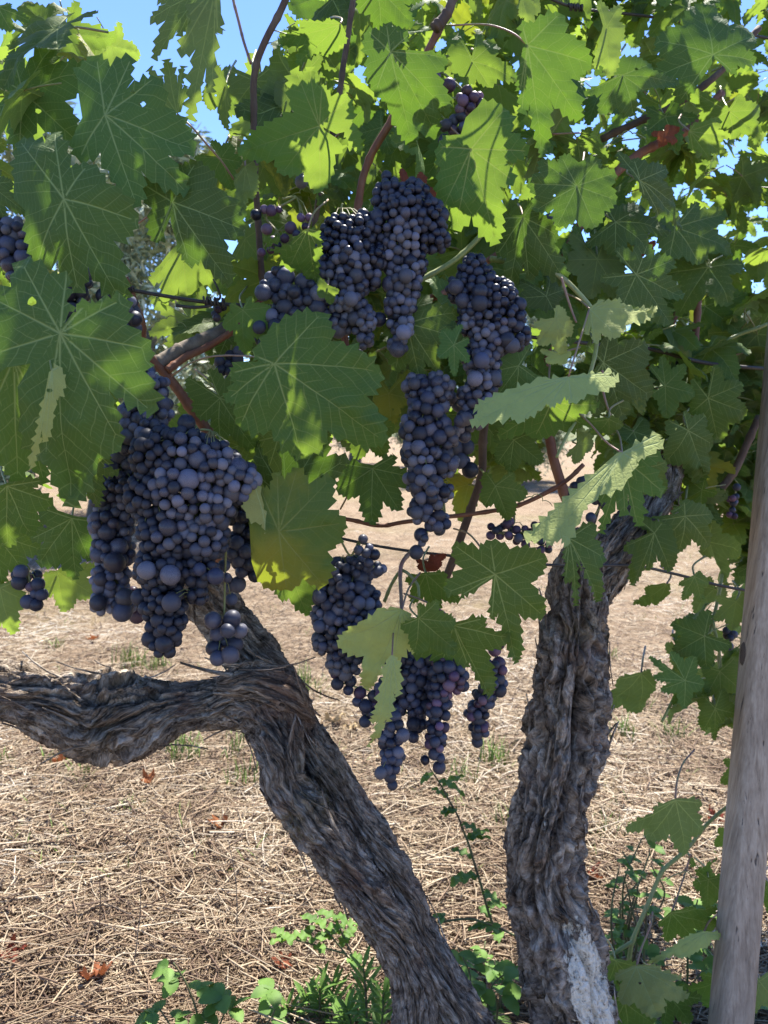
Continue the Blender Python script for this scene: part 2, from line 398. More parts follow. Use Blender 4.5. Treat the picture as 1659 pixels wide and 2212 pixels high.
def hero(parent, J, tips, d, mat='g', gx=None, gy=None, sin=0.62, pet=0.14, flip=False, droop=None, wave=0.13, fold=0.0, petiole=None, pm=None, label=None, seed=[100], curl=0.0, pet_r=2.1, puck=0.018, edge=0.3):
    """a leaf of the vine: junction and lobe tips in picture units, at depth d and tilted by gx, gy"""
    seed[0] += 1; rr = random.Random(seed[0])
    droop = rr.choice((.06, .12, .2, .28)) if droop is None else droop
    gx = rr.uniform(-.35, .35) if gx is None else gx; gy = rr.uniform(-.2, .35) if gy is None else gy
    to3d = lambda u, v: P(u, v, d + (gx * (u - J[0]) + gy * (v - J[1])) * d / F)
    e1 = to3d(J[0] + 10, J[1]) - to3d(*J); e2 = to3d(J[0], J[1] + 10) - to3d(*J)
    up = e1.cross(e2).normalized()
    if up.dot(VIEW) > 0: up = -up
    if flip: up = -up
    Lm = sum(math.hypot(t[0] - J[0], t[1] - J[1]) for t in tips) / len(tips) * d / F
    me, o3 = leaf_mesh("leaf", J, tips, to3d, up, sin, pet, droop * (-1 if flip else 1), puck, wave, fold, seed[0], Lm, curl, rr.choice((0, 0, 0, 1, 2)), edge)
    o = link("leaf", me, LM[mat], parent, o3 - parent.location)
    if label: o["label"] = label
    # petiole: leaves through the open bay and bends back to the canes
    if petiole is None:
        mx = sum(t[0] for t in tips) / len(tips) - J[0]; my = sum(t[1] for t in tips) / len(tips) - J[1]
        l = math.hypot(mx, my) + 1e-6; Lp = Lm * F / d
        a = (J[0] - mx / l * Lp * 0.35, J[1] - my / l * Lp * 0.35 - 10, d + 0.05)
        b = (J[0] - mx / l * Lp * 0.5 + rr.uniform(-30, 30), J[1] - my / l * Lp * 0.6 - 20, d + 0.13)
        pts = [(J[0], J[1], d + 0.002, pet_r), (*a, pet_r), (*b, pet_r * 1.15)]
    else:
        pts = [(J[0], J[1], d + 0.001, pet_r)] + [(p[0], p[1], p[2] if len(p) > 2 else d + 0.02 * (i + 1), pet_r) for i, p in enumerate(petiole)]
    vs, fs = tube(pixpath(pts, 12), 6)
    link("petiole", mesh("petiole", [v - o3 for v in vs], fs), PETI if (pm or rr.choice('pg')) == 'p' else PETG, o)
    return o

# generic leaves: one template per look, base of the blade at the origin, blade along -Y, upper side +Z
TEMPL = []
for i in range(12):
    rr = random.Random(40 + i)
    def tp(a, r): return (math.sin(rad(a)) * r, -math.cos(rad(a)) * r)
    j = lambda x: x * rr.uniform(0.9, 1.1)
    tips = [tp(-135 + rr.uniform(-12, 12), j(0.62)), tp(-62 + rr.uniform(-8, 8), j(0.86)), tp(rr.uniform(-5, 5), j(1.0)), tp(62 + rr.uniform(-8, 8), j(0.86)), tp(135 + rr.uniform(-12, 12), j(0.62))]
    me, _ = leaf_mesh("leaf", (0, 0), tips, lambda x, y: Vector((x, y, 0)), Vector((0, 0, 1)), rr.choice((0.5, 0.62, 0.72, 0.76)), 0.15,
                      rr.uniform(-0.05, 0.32), 0.035, rr.uniform(0.1, 0.24), rr.uniform(-0.1, 0.3), 40 + i, 1.0)
    vs, fs = tube([(Vector(p), 0.016) for p in catmull([(0, 0, 0), (0, 0.25, -0.1), (0.05, 0.6, -0.32)], 7)], 5)
    n0 = len(me.vertices); bm = bmesh.new(); bm.from_mesh(me)
    bv = [bm.verts.new(v) for v in vs]
    for f in fs:
        q = bm.faces.new([bv[k] for k in f]); q.material_index = 1; q.smooth = True
    bm.to_mesh(me); bm.free(); TEMPL.append(me)
TM = {}
def template(i, mat):
    if (i, mat) not in TM:
        me = TEMPL[i].copy(); me.materials.append(LM[mat]); me.materials.append(R.choice((PETI, PETG))); TM[i, mat] = me
    return TM[i, mat]
def generic_matrix(pos, nrm, size, spin=None, hang=0.75):
    nrm = nrm.normalized()
    dn = Vector((R.gauss(0, 0.55), R.gauss(0, 0.35), -hang)); y = -(dn - nrm * dn.dot(nrm)).normalized()
    x = y.cross(nrm)
    return Matrix((( x.x, y.x, nrm.x, pos.x), (x.y, y.y, nrm.y, pos.y), (x.z, y.z, nrm.z, pos.z), (0, 0, 0, 1))) @ Matrix.Scale(size, 4)
# ------------------------------------------------------------------ ground
def ground_material():
    m, t, b = M("straw_soil"); n = N(t); oc = n.coord()
    lay = n.noise(n.map(oc, (28, 170, 1)), 1, 4, 0.65, 0.4); lay2 = n.noise(n.map(oc, (150, 40, 1)), 1, 4, 0.65, 0.5)
    big = n.noise(oc, 0.55, 4, 0.6); mid = n.noise(oc, 3.2, 5, 0.65); fine = n.noise(oc, 60, 4, 0.7)
    s = n.math('MULTIPLY_ADD', n.math('MAXIMUM', lay, lay2), 0.6, n.math('MULTIPLY', fine, 0.4))
    c = n.ramp(s, [(0.40, (0.115, 0.082, 0.050)), (0.5, (0.235, 0.168, 0.108)), (0.6, (0.385, 0.30, 0.213)), (0.7, (0.50, 0.42, 0.325))])
    c = n.mix(n.math('MULTIPLY_ADD', mid, 5, -2.3, clamp=True), c, n.mix(0.62, c, (0.14, 0.095, 0.058)))
    c = n.mix(n.math('MULTIPLY', n.math('MULTIPLY_ADD', big, 5, -2.6, clamp=True), 0.35), c, (0.20, 0.20, 0.075))
    n.put(b.inputs["Base Color"], c); b.inputs["Roughness"].default_value = 0.95; b.inputs["Specular IOR Level"].default_value = 0.1
    n.put(b.inputs["Normal"], n.bump(n.math('MULTIPLY_ADD', mid, 2.5, s), 0.9, 0.03)); return m
def gz(x, y): return 0.02 * noise.noise(Vector((x * 1.3, y * 1.3, 0))) + 0.012 * noise.noise(Vector((x * 5, y * 5, 2)))
vs, fs = [], []
ys = [-3 + 0.1 * i for i in range(120)] + [9 + 0.5 * i for i in range(40)] + [30, 45, 80, 160, 400]
xs = [-400, -150, -60, -30, -15] + [-8 + 0.1 * i for i in range(161)] + [15, 30, 60, 150, 400]
for y in ys:
    for x in xs: vs.append((x, y, gz(x, y) if abs(x) < 9 and y < 30 else 0))
nx = len(xs)
for j in range(len(ys) - 1):
    for i in range(nx - 1): fs.append((j * nx + i, j * nx + i + 1, (j + 1) * nx + i + 1, (j + 1) * nx + i))
tag(link("ground", mesh("ground", vs, fs), ground_material()), kind="structure")

def straw_material():
    m, t, b = M("straw"); n = N(t); k = n.attr("tone", "Fac")
    c = n.ramp(k, [(0.0, (0.035, 0.022, 0.016)), (0.12, (0.10, 0.06, 0.04)), (0.3, (0.25, 0.165, 0.100)), (0.55, (0.42, 0.32, 0.205)), (0.8, (0.58, 0.48, 0.345)), (1.0, (0.72, 0.64, 0.52))])
    c = n.mix(n.math('MULTIPLY', n.noise(n.coord(), 90, 3), 0.5), c, n.mix(0.5, c, (0.12, 0.08, 0.05)))
    n.put(b.inputs["Base Color"], c); b.inputs["Roughness"].default_value = 0.6; b.inputs["Specular IOR Level"].default_value = 0.3
    return m
def straw(nn, vlo, vhi, lmin, lmax, wmin, wmax, zmax, align, seed, name, ab=(1, 1)):
    """loose stalks lying on the soil: three-sided, bent once"""
    r = np.random.RandomState(seed)
    pts = []
    for _ in range(nn):
        g = G(r.uniform(-250, 1900), vlo + (vhi - vlo) * r.beta(*ab)); pts.append((g.x, g.y))
    C = np.array(pts)
    if align: a = r.normal(0.10, 0.22, nn) + 0.35 * np.sin(C[:, 0] * 2.1 + C[:, 1] * 3)
    else: a = r.uniform(0, math.pi, nn)
    l = lmin + (lmax - lmin) * r.rand(nn) ** 2; wd = r.uniform(wmin, wmax, nn)
    z0 = np.array([gz(x, y) for x, y in C]) + r.rand(nn) ** 2 * zmax + 0.002
    tilt = r.normal(0, 0.14, nn); bend = r.normal(0, 0.16, nn)
    d = np.stack([np.cos(a), np.sin(a)], 1)
    V = np.zeros((nn, 3, 3, 3))
    for j, f in enumerate((-0.5, 0.03, 0.5)):
        cx = C + d * (l * f)[:, None] + np.stack([-d[:, 1], d[:, 0]], 1) * (bend * l * (0.25 - f * f))[:, None]
        z = np.maximum(z0 + l * f * tilt, z0 * 0 + 0.0) + (0.25 - f * f) * l * 0.12 * np.abs(r.normal(0, 1, nn))
        sc = wd * (1.0 if j != 2 else 0.75) * 0.5
        sd_ = np.stack([-d[:, 1], d[:, 0]], 1)
        for k, (o, h) in enumerate(((-1, 0), (1, 0.1), (0, 1.3))):
            V[:, j, k, :2] = cx + sd_ * (sc * o)[:, None]; V[:, j, k, 2] = z + sc * h
    q = []
    for j in range(2):
        for k in range(3):
            k2 = (k + 1) % 3; q.append((j * 3 + k, j * 3 + k2, (j + 1) * 3 + k2, (j + 1) * 3 + k))
    Q = (np.array(q)[None] + (np.arange(nn) * 9)[:, None, None]).reshape(-1, 4)
    me = npmesh(name, V.reshape(-1, 3), Q)
    pn = np.array([noise.noise(Vector((x * 1.1, y * 1.1, 4))) + .6 * noise.noise(Vector((x * 4.5, y * 4.5, 9))) for x, y in C])
    tone = np.clip((r.beta(1.7, 1.5, nn) + 0.10 * (np.abs(a - 0.1) < 0.3)) * (0.86 + 0.62 * pn), 0, 1)
    at = me.attributes.new("tone", 'FLOAT', 'POINT'); at.data.foreach_set("value", np.repeat(tone, 9).astype(np.float32))
    o = link(name, me, STRAW); tag(o, "dry cut straw and stalks covering the field", kind="stuff", cat="straw"); return o
STRAW = straw_material()
straw(50000, 1080, 2250, 0.03, 0.18, 0.0018, 0.0052, 0.028, False, 1, "straw", (1.15, 2.2))
straw(40000, 1380, 2420, 0.012, 0.11, 0.0009, 0.0030, 0.022, False, 2, "straw_litter", (1.7, 1.0))
straw(1900, 1480, 2420, 0.10, 0.36, 0.0014, 0.0040, 0.035, True, 3, "long_straw", (1.6, 1.0))

# fresh grass blades coming through the straw
def blade_mesh(specs, name):
    vs, fs = [], []
    for x, y, z, h, a, lean, wd in specs:
        d = Vector((math.cos(a), math.sin(a), 0)); s = Vector((-d.y, d.x, 0)); b = len(vs)
        for i in range(5):
            f = i / 4; c = Vector((x, y, z)) + Vector((0, 0, 1)) * h * (f - 0.35 * lean * f * f) + d * lean * h * f * f
            ww = wd * (1 - f ** 1.6) * 0.5 + 0.0002
            vs += [c - s * ww, c + d * ww * 0.5, c + s * ww]
        for i in range(4):
            for k in range(2): fs.append((b + i * 3 + k, b + i * 3 + k + 1, b + i * 3 + k + 4, b + i * 3 + k + 3))
    return mesh(name, vs, fs)
gm, gt, gb = M("grass_blade"); gn = N(gt)
gn.put(gb.inputs["Base Color"], gn.ramp(gn.noise(gn.coord(), 30, 3), [(0.35, (0.10, 0.19, 0.025)), (0.65, (0.23, 0.33, 0.06))])); gb.inputs["Roughness"].default_value = 0.5
sp = []
tufts = [(140, 655, 7, .09), (165, 660, 6, .08), (275, 1435, 10, .13), (290, 1445, 8, .12), (330, 1450, 8, .12), (345, 1440, 8, .10), (265, 1480, 5, .12), (655, 1475, 10, .13), (670, 1495, 7, .1), (395, 1640, 8, .13), (385, 1625, 7, .12),
         (175, 1685, 6, .07), (110, 1660, 4, .07), (20, 1660, 4, .06), (280, 1745, 6, .05), (525, 1690, 8, .09), (510, 1630, 6, .1), (1345, 1590, 9, .11), (1460, 1590, 9, .10), (1065, 1655, 8, .13), (1080, 1660, 6, .1), (1310, 1790, 5, .05), (1390, 1530, 6, .1), (1440, 1470, 8, .08), (1320, 1420, 6, .07), (470, 1500, 8, .08), (1000, 1690, 6, .1), (1090, 1790, 6, .09), (415, 1650, 5, .1), (295, 1340, 6, .08), (120, 1400, 6, .08)]
for u, v, k, h in tufts:
    if v < 1200: continue
    g = G(u, v)
    for _ in range(k * 3):
        x, y = g.x + R.gauss(0, .025), g.y + R.gauss(0, .03); sp.append((x, y, gz(x, y), h * R.uniform(.4, 1.1), R.uniform(0, 6.28), R.uniform(0.05, .7), R.uniform(.003, .006)))
for _ in range(260):
    g = G(R.uniform(-100, 1750), 1200 + 700 * R.random() ** 1.5)
    for _ in range(R.randint(1, 5)):
        x, y = g.x + R.gauss(0, .03), g.y + R.gauss(0, .03); sp.append((x, y, gz(x, y), R.uniform(.02, .07), R.uniform(0, 6.28), R.uniform(0.05, .8), R.uniform(.002, .004)))
tag(link("grass", blade_mesh(sp, "grass"), gm), "sparse green grass blades growing through the straw", kind="stuff", cat="grass")

# ------------------------------------------------------------------ far background: olives and a low rise
om, ot, ob = M("olive_leaf"); on = N(ot)
on.put(ob.inputs["Base Color"], on.ramp(on.attr("tone", "Fac"), [(0, (0.12, 0.16, 0.07)), (0.6, (0.24, 0.29, 0.15)), (1, (0.42, 0.46, 0.31))])); ob.inputs["Roughness"].default_value = 0.55
ow = stem_material("olive_bark", (0.07, 0.06, 0.05), (0.13, 0.115, 0.095), (0.19, 0.17, 0.145), 0.9, 6)
def olive(x, y, h, wd, seed, label):
    r = np.random.RandomState(seed); rr = random.Random(seed)
    t = thing("olive_tree", label, "olive tree", (x, y, 0), "olive trees at the field edge")
    vs, fs = [], []
    tips = []
    tube([(Vector(p[:3]), p[3]) for p in catmull([(0, 0, -0.1, .22), (.05, 0, h * .15, .16), (-.04, .05, h * .3, .14)], 9)], 10, vs=vs, fs=fs)
    for k in range(6):
        a = k * 1.05 + rr.uniform(-.3, .3); e = (math.cos(a) * wd * .32, math.sin(a) * wd * .32, h * rr.uniform(.6, .8))
        tube([(Vector(p[:3]), p[3]) for p in catmull([(-.04, .05, h * .28, .1), (e[0] * .5, e[1] * .5, h * .48, .06), (*e, .02)], 8)], 7, vs=vs, fs=fs); tips.append(e)
    link("trunk", mesh("trunk", vs, fs), ow, t)
    cl = []
    for _ in range(70):
        a = rr.uniform(0, 6.28); q = rr.random() ** .5; zz = rr.uniform(.14, 1)
        rw = wd * .5 * q * math.sin(math.pi * (0.12 + .8 * max(0, zz - .14))) ** .5
        cl.append((math.cos(a) * rw, math.sin(a) * rw, h * zz, rr.uniform(.2, .42)))
    n = 42000; C = np.array(cl)[r.randint(0, len(cl), n)]
    c = C[:, :3] + r.normal(0, 1, (n, 3)) * C[:, 3:4] * 0.55
    ax = r.normal(0, 1, (n, 3)); ax /= np.linalg.norm(ax, axis=1)[:, None]; b = np.cross(ax, r.normal(0, 1, (n, 3))); b /= np.linalg.norm(b, axis=1)[:, None]
    l = r.uniform(.045, .085, (n, 1)); V = np.stack([c - ax * l, c + b * l * .24, c + ax * l, c - b * l * .24], 1).reshape(-1, 3)
    me = npmesh("crown", V, np.arange(n * 4).reshape(-1, 4)); at = me.attributes.new("tone", 'FLOAT', 'POINT')
    at.data.foreach_set("value", np.repeat(r.rand(n), 4).astype(np.float32)); link("crown", me, om, t)
olive(-3.2, 8.6, 3.9, 3.4, 1, "silvery olive tree seen through the gap left of the grapes")
olive(2.4, 17, 4.2, 4.4, 2, "olive tree showing through the gap right of the long centre bunch")
olive(-8.5, 13, 4.6, 4.8, 3, "olive tree far left behind the big shaded leaves")
olive(-0.9, 22, 4.6, 5.0, 4, "farthest olive tree, behind the middle of the row")
olive(8.2, 19, 4.8, 5.2, 5, "olive tree far right behind the trellised leaves")
hv, hf = [], []
for i in range(41):
    x = -200 + i * 10
    for y, z in ((70, -0.5), (90, 2.5 + 2 * noise.noise(Vector((x * .02, 0, 0)))), (150, 6 + 4 * noise.noise(Vector((x * .013, 5, 0)))), (230, -1)): hv.append((x, y, z))
for i in range(40):
    for k in range(3): a = i * 4 + k; hf.append((a, a + 4, a + 5, a + 1))
hm, ht, hb = M("hill"); hn = N(ht)
hn.put(hb.inputs["Base Color"], hn.ramp(hn.noise(hn.coord(), 0.35, 6, 0.7), [(0.35, (0.05, 0.075, 0.03)), (0.6, (0.13, 0.14, 0.06)), (0.75, (0.25, 0.2, 0.11))])); hb.inputs["Roughness"].default_value = 1
tag(link("hills", mesh("hills", hv, hf), hm), kind="structure")

# ------------------------------------------------------------------ vines: roots of the things
def vine(label, u, d):
    g = P(u, 2290, d); return thing("grape_vine", label, "grapevine", (g.x, g.y, 0), "grapevines of the row")
V1 = vine("old grapevine with a leaning, forked trunk and one thick arm running left", 950, 1.12)
V2 = vine("old grapevine with the upright trunk that bears a pale bare patch", 1250, 1.2)
V3 = vine("leafy grapevine behind the grey post, with a green sucker trailing low", 1420, 1.45)

def trunk(parent, name, pts, mat, seed, n, na, twist, amp=1.0, groove=None, patch=None, flakes=0):
    """gnarled limb: pts = (u, v, depth, radius) in picture units; fibrous ridges wind round it"""
    C = catmull(pts, n); rr = random.Random(seed); off = Vector((seed * 3.1, seed * 7.7, 0))
    path = [(P(u, v, d), r / F * d) for u, v, d, r in C]
    vs, fs, fib, pat = [], [], [], []
    up = None; s = 0.0
    fl = []
    for i, (p, r) in enumerate(path):
        t = (path[min(i + 1, n - 1)][0] - path[max(i - 1, 0)][0]).normalized()
        if i: s += (p - path[i - 1][0]).length
        if up is None: up = t.cross(VIEW).normalized()
        up = (up - t * up.dot(t)).normalized(); sd_ = t.cross(up)
        tw = twist * s + 0.5 * noise.noise(Vector((s * 5, seed, 0)))
        for k in range(na):
            a = 2 * math.pi * k / na
            dr = up * math.cos(a) + sd_ * math.sin(a)
            q0 = p + dr * r
            wv = noise.noise(q0 * 9 + off) * 0.45 + noise.noise(q0 * 24 + off) * 0.13 + noise.noise(q0 * 60 + off) * 0.07
            b = a + tw + wv
            c_, s_ = math.cos(b), math.sin(b)
            f = Vector((c_, s_, s * 3.0)) + off
            big = 0.13 * noise.noise(Vector((c_ * 1.3, s_ * 1.3, s * 4.5)) + off) + 0.07 * math.cos(2 * b + seed)
            lump = 0.10 * noise.noise(q0 * 12 + off)
            st = 1 - abs(noise.noise(Vector((c_ * 2.3, s_ * 2.3, s * 6)) + off)) * 2
            st2 = 1 - abs(noise.noise(Vector((c_ * 5.5, s_ * 5.5, s * 10)) - off)) * 2
            fine = noise.noise(Vector((c_ * 13, s_ * 13, s * 22)) + off)
            fine2 = noise.noise(Vector((c_ * 30, s_ * 30, s * 60)) - off)
            gate = 0.5 + 0.9 * noise.noise(q0 * 17 - off)
            h = big + lump + amp * (-0.26 * max(0, st - 0.66) / 0.34 - 0.19 * gate * max(0, st2 - 0.58) / 0.42 + 0.06 * fine + 0.03 * fine2)
            # cut plates of bark across the fibres
            pl = noise.noise(Vector((c_ * 4, s_ * 4, s * 26)) + off)
            h += 0.085 * amp * min(1, max(0, (pl - 0.02) * 14)) + 0.045 * amp * noise.noise(q0 * 75 + off) + 0.03 * amp * noise.noise(q0 * 190 + off)
            pv = 0.0
            if patch:
                u0, v0, v1, wdt = patch; uu, vv = C[i][0] + (a - 0) * 0, C[i][1]
                front = -dr.dot(VIEW)
                su = dr.dot(RM @ Vector((1, 0, 0))) * C[i][3]; vv = C[i][1]
                cu = C[i][0] + su - (u0 + (vv - v0) * 0.22)
                e = 1 - math.hypot(cu / wdt, (vv - (v0 + v1) / 2) / ((v1 - v0) / 2))
                pv = max(0, min(1, 0.5 + e * 1.6)) if front > 0 else 0
                h = h * (1 - 0.6 * max(0, min(1, pv * 2 - .6))) - 0.03 * pv
            if groove:
                for (ga, s0, s1, dp, gw) in groove:
                    if s0 - .03 < s < s1 + .03:
                        da = (a - ga - 0.25 * noise.noise(Vector((s * 14, ga, 1))) + math.pi) % (2 * math.pi) - math.pi
                        fd = min(1, max(0, (s - s0 + .03) / .06)) * min(1, max(0, (s1 + .03 - s) / .06))
                        h -= 1.35 * dp * fd * math.exp(-(da / gw) ** 2)
            pt = p + dr * (r * (1 + h)); vs.append(pt)
            fib.append((c_ + off.x, s_ + off.y, s * 3.0)); pat.append(pv)
            if flakes and rr.random() < flakes and -dr.dot(VIEW) > -0.5: fl.append((pt, t.copy(), dr.copy(), r, fib[-1]))
    for i in range(n - 1):
        for k in range(na):
            k2 = (k + 1) % na
            fs.append((i * na + k, i * na + k2, (i + 1) * na + k2, (i + 1) * na + k))
    fs.append(tuple(reversed(range(na)))); fs.append(tuple((n - 1) * na + k for k in range(na)))
    for pt, t, dr, r, fv in fl:          # shreds of bark lifting off
        ln = rr.uniform(.02, .075); wd = rr.uniform(.0012, .0042); side = t.cross(dr); b = len(vs); lift = rr.uniform(.02, .3) if rr.random() < .97 else rr.uniform(.3, .7)
        dd = (t * rr.choice((-1, 1)) + side * rr.uniform(-.22, .22)).normalized()
        for j in range(4):
            f_ = j / 3; c = pt + dd * ln * f_ + dr * (ln * lift * f_ * f_ + .0004); ww = wd * (1 - .7 * f_)
            for o_ in (-1, 1):
                for z_ in (0, 1): vs.append(c + side * ww * o_ + dr * z_ * .0016); fib.append((fv[0] + o_ * .05, fv[1], fv[2] + f_ * .1)); pat.append(0)
        for j in range(3):
            for q in ((0, 1, 5, 4), (1, 3, 7, 5), (3, 2, 6, 7), (2, 0, 4, 6)): fs.append(tuple(b + j * 4 + x for x in q))
        fs.append(tuple(b + 12 + x for x in (0, 1, 3, 2)))
    me = mesh(name, [v - parent.location for v in vs], fs)
    at = me.attributes.new("fib", 'FLOAT_VECTOR', 'POINT'); at.data.foreach_set("vector", np.array(fib, np.float32).ravel())
    at = me.attributes.new("patch", 'FLOAT', 'POINT'); at.data.foreach_set("value", np.array(pat, np.float32))
    return link(name, me, mat, parent)

# left vine: two strands wound together; one runs on into the thick arm, the other up into the canopy
trunk(V1, "trunk", [(870, 2420, 1.08, 62), (884, 2320, 1.085, 56), (897, 2220, 1.09, 50), (895, 2130, 1.1, 45), (866, 2050, 1.1, 43), (808, 1960, 1.09, 49), (738, 1862, 1.09, 52), (664, 1765, 1.09, 54), (616, 1690, 1.10, 50), (610, 1630, 1.11, 50), (592, 1565, 1.13, 54), (545, 1512, 1.14, 58), (470, 1522, 1.15, 50),
                    (385, 1532, 1.15, 52), (290, 1548, 1.13, 84), (200, 1545, 1.12, 86), (110, 1520, 1.10, 66), (30, 1495, 1.08, 62), (-60, 1480, 1.06, 66), (-200, 1470, 1.03, 62)],
      BARK, 3, 580, 170, 6.0, 1.25, [(1.9, .30, .62, .24, .09), (1.2, .95, 1.3, .22, .12), (1.3, .1, .5, .18, .07), (2.4, .2, .7, .18, .07), (.8, .25, .7, .16, .07), (1.9, .8, 1.4, .18, .08), (.9, .85, 1.5, .16, .07), (2.3, .7, 1.2, .2, .08)], None, .0012)
trunk(V1, "arm", [(1110, 2420, 1.10, 72), (1060, 2310, 1.10, 62), (1000, 2200, 1.11, 54), (952, 2110, 1.12, 45), (912, 2030, 1.13, 39), (872, 1940, 1.13, 41), (822, 1850, 1.13, 42), (764, 1760, 1.14, 43), (704, 1670, 1.15, 45), (652, 1592, 1.17, 50), (608, 1512, 1.19, 56),
                  (542, 1412, 1.20, 56), (482, 1332, 1.21, 52), (430, 1260, 1.2, 48), (400, 1180, 1.18, 40), (420, 1080, 1.16, 26)],
      BARK, 8, 480, 140, 5.0, 1.2, [(1.4, .35, .75, .25, .09), (.9, .2, .7, .18, .07), (2.0, .15, .65, .18, .07), (1.7, .7, 1.1, .2, .08), (1.0, .75, 1.1, .18, .07)], None, .0012)
trunk(V1, "knot", [(470, 1480, 1.12, 14), (510, 1478, 1.12, 36), (562, 1482, 1.12, 46), (616, 1512, 1.13, 46), (656, 1568, 1.16, 28)], BARK, 11, 110, 90, 9.0, 1.0, None, None, .003)
# right vine: upright trunk and the short thick branch at its head
trunk(V2, "trunk", [(1275, 2460, 1.17, 100), (1262, 2320, 1.18, 92), (1240, 2190, 1.19, 90), (1215, 2050, 1.2, 92), (1183, 1920, 1.21, 88), (1178, 1800, 1.22, 84), (1200, 1700, 1.23, 84), (1220, 1610, 1.24, 90), (1232, 1500, 1.25, 82), (1237, 1400, 1.26, 70), (1243, 1310, 1.27, 62), (1258, 1220, 1.28, 52), (1285, 1160, 1.29, 40)],
      BARKP, 21, 520, 180, 1.6, 1.15, [(1.62, .42, 1.1, .30, .10), (1.57, .3, .42, .22, .3), (1.62, 0.6, 0.70, .3, .22), (1.05, .30, .75, .17, .07), (2.15, .38, 1.0, .18, .07), (.6, .2, 1.0, .16, .08), (2.65, .2, .9, .16, .08), (1.35, .75, 1.1, .16, .06), (1.9, .15, .55, .16, .06)], (1232, 1985, 2235, 52), .0012)
trunk(V2, "branch", [(1255, 1330, 1.30, 30), (1275, 1270, 1.29, 50), (1318, 1205, 1.30, 48), (1362, 1145, 1.32, 44), (1402, 1090, 1.34, 38), (1440, 1030, 1.36, 30), (1460, 960, 1.38, 22)], BARK, 24, 200, 110, 5.0, 1.1, None, None, .003)

def cane(parent, name, pts, mat, n=None, na=9, wob=.0012, nodes=.18):
    vs, fs = tube(pixpath(pts, n or len(pts) * 9, wob, nodes), na)
    return link(name, mesh(name, [v - parent.location for v in vs], fs), mat, parent)
def C_(parent, name, d, pts, mat, r0, r1=None):
    r1 = r0 if r1 is None else r1; k = len(pts) - 1
    d0, d1 = d if isinstance(d, tuple) else (d, d)
    return cane(parent, name, [(u, v, d0 + (d1 - d0) * i / k, r0 + (r1 - r0) * i / k) for i, (u, v) in enumerate(pts)], mat)
C_(V1, "cane", (1.0, 1.16), [(268, 600), (304, 690), (310, 755), (360, 810), (410, 880), (455, 950), (475, 1080), (470, 1230)], CANE, 8, 14)
C_(V1, "spur", (1.06, 1.12), [(325, 795), (380, 762), (440, 735), (510, 705)], DEADW, 15, 17)
C_(V1, "cane", (1.06, 1.12), [(362, 800), (400, 772), (450, 748), (520, 700), (570, 640)], CANE, 9, 6)
C_(V1, "cane", (1.04, 1.1), [(640, -60), (612, 10), (556, 130), (548, 230), (552, 380), (560, 520), (570, 640)], CANEB, 7.5, 7)
C_(V1, "shoot", 1.08, [(503, -10), (522, 75), (543, 138)], PETI, 3.2, 3)
C_(V1, "cane", (1.16, 1.2), [(768, -40), (745, 125), (722, 270), (690, 420), (660, 600), (580, 720)], CANEB, 6, 7)
C_(V2, "cane", (1.12, 1.16), [(1000, -40), (960, 40), (905, 150), (850, 252), (795, 350), (770, 460), (740, 640), (760, 860)], CANE, 8.5, 8)
C_(V2, "spur", 1.1, [(940, 62), (965, 30), (985, -20)], CANEB, 13, 9)
C_(V2, "cane", (1.36, 1.3), [(1560, 200), (1490, 278), (1420, 312), (1365, 345), (1300, 410), (1220, 560), (1180, 760), (1190, 960), (1240, 1130)], CANE, 9, 11)
C_(V2, "cane", 1.38, [(1300, 300), (1380, 262), (1450, 232), (1540, 170), (1640, 60)], CANEB, 8, 7)
C_(V2, "shoot", (1.18, 1.04), [(1060, 560), (1115, 568), (1190, 583), (1275, 663), (1290, 718), (1282, 778), (1250, 893), (1225, 940), (1202, 988)], SHOOT, 7, 3)
C_(V2, "cane", 1.16, [(740, 1120), (820, 1135), (890, 1125), (1050, 1106), (1130, 1088), (1215, 1043), (1260, 1003)], CANE, 4.5, 5)
C_(V2, "cane", (1.22, 1.3), [(1060, 840), (1045, 933), (1040, 1028), (1015, 1106), (980, 1206), (940, 1306)], CANEB, 9, 9)
C_(V2, "shoot", (1.12, 1.15), [(900, 610), (990, 556), (1050, 490), (1060, 420)], SHOOT, 6, 6)
C_(V2, "cane", (1.16, 1.2), [(930, 645), (970, 625), (1060, 560), (1180, 470)], CANE, 8, 6)
C_(V2, "shoot", (1.12, 1.0), [(890, 1190), (865, 1226), (868, 1300), (866, 1340), (845, 1426)], PETI, 5, 3)
C_(V2, "shoot", (1.11, 1.08), [(830, 1300), (850, 1255), (870, 1232), (900, 1260), (905, 1290)], SHOOT, 4, 3)
C_(V3, "cane", 1.5, [(1512, 560), (1508, 650), (1500, 778), (1493, 900), (1470, 1020), (1440, 1200)], CANE, 7, 8)
C_(V3, "cane", 1.52, [(1480, 640), (1440, 720), (1395, 800), (1330, 940)], CANE, 6, 7)
C_(V3, "cane", 1.52, [(1640, 900), (1590, 1010), (1550, 1060), (1500, 1090), (1440, 1200)], CANEB, 8, 9)
C_(V3, "shoot", 1.5, [(1659, 700), (1580, 730), (1530, 760), (1470, 690)], SHOOT, 4, 4)
C_(V3, "shoot", (1.5, 1.42), [(1560, 1240), (1545, 1320), (1520, 1400), (1470, 1480), (1430, 1560)], SHOOT, 4, 3)
C_(V3, "shoot", 1.43, [(1540, 1340), (1555, 1440), (1530, 1560)], SHOOT, 3.5, 3)
C_(V3, "sucker", (1.42, 1.34), [(1590, 1730), (1560, 1752), (1520, 1789), (1480, 1839), (1430, 1884), (1395, 1964), (1365, 2039), (1350, 2119), (1325, 2200), (1310, 2300)], SHOOT, 3.6, 5.5)
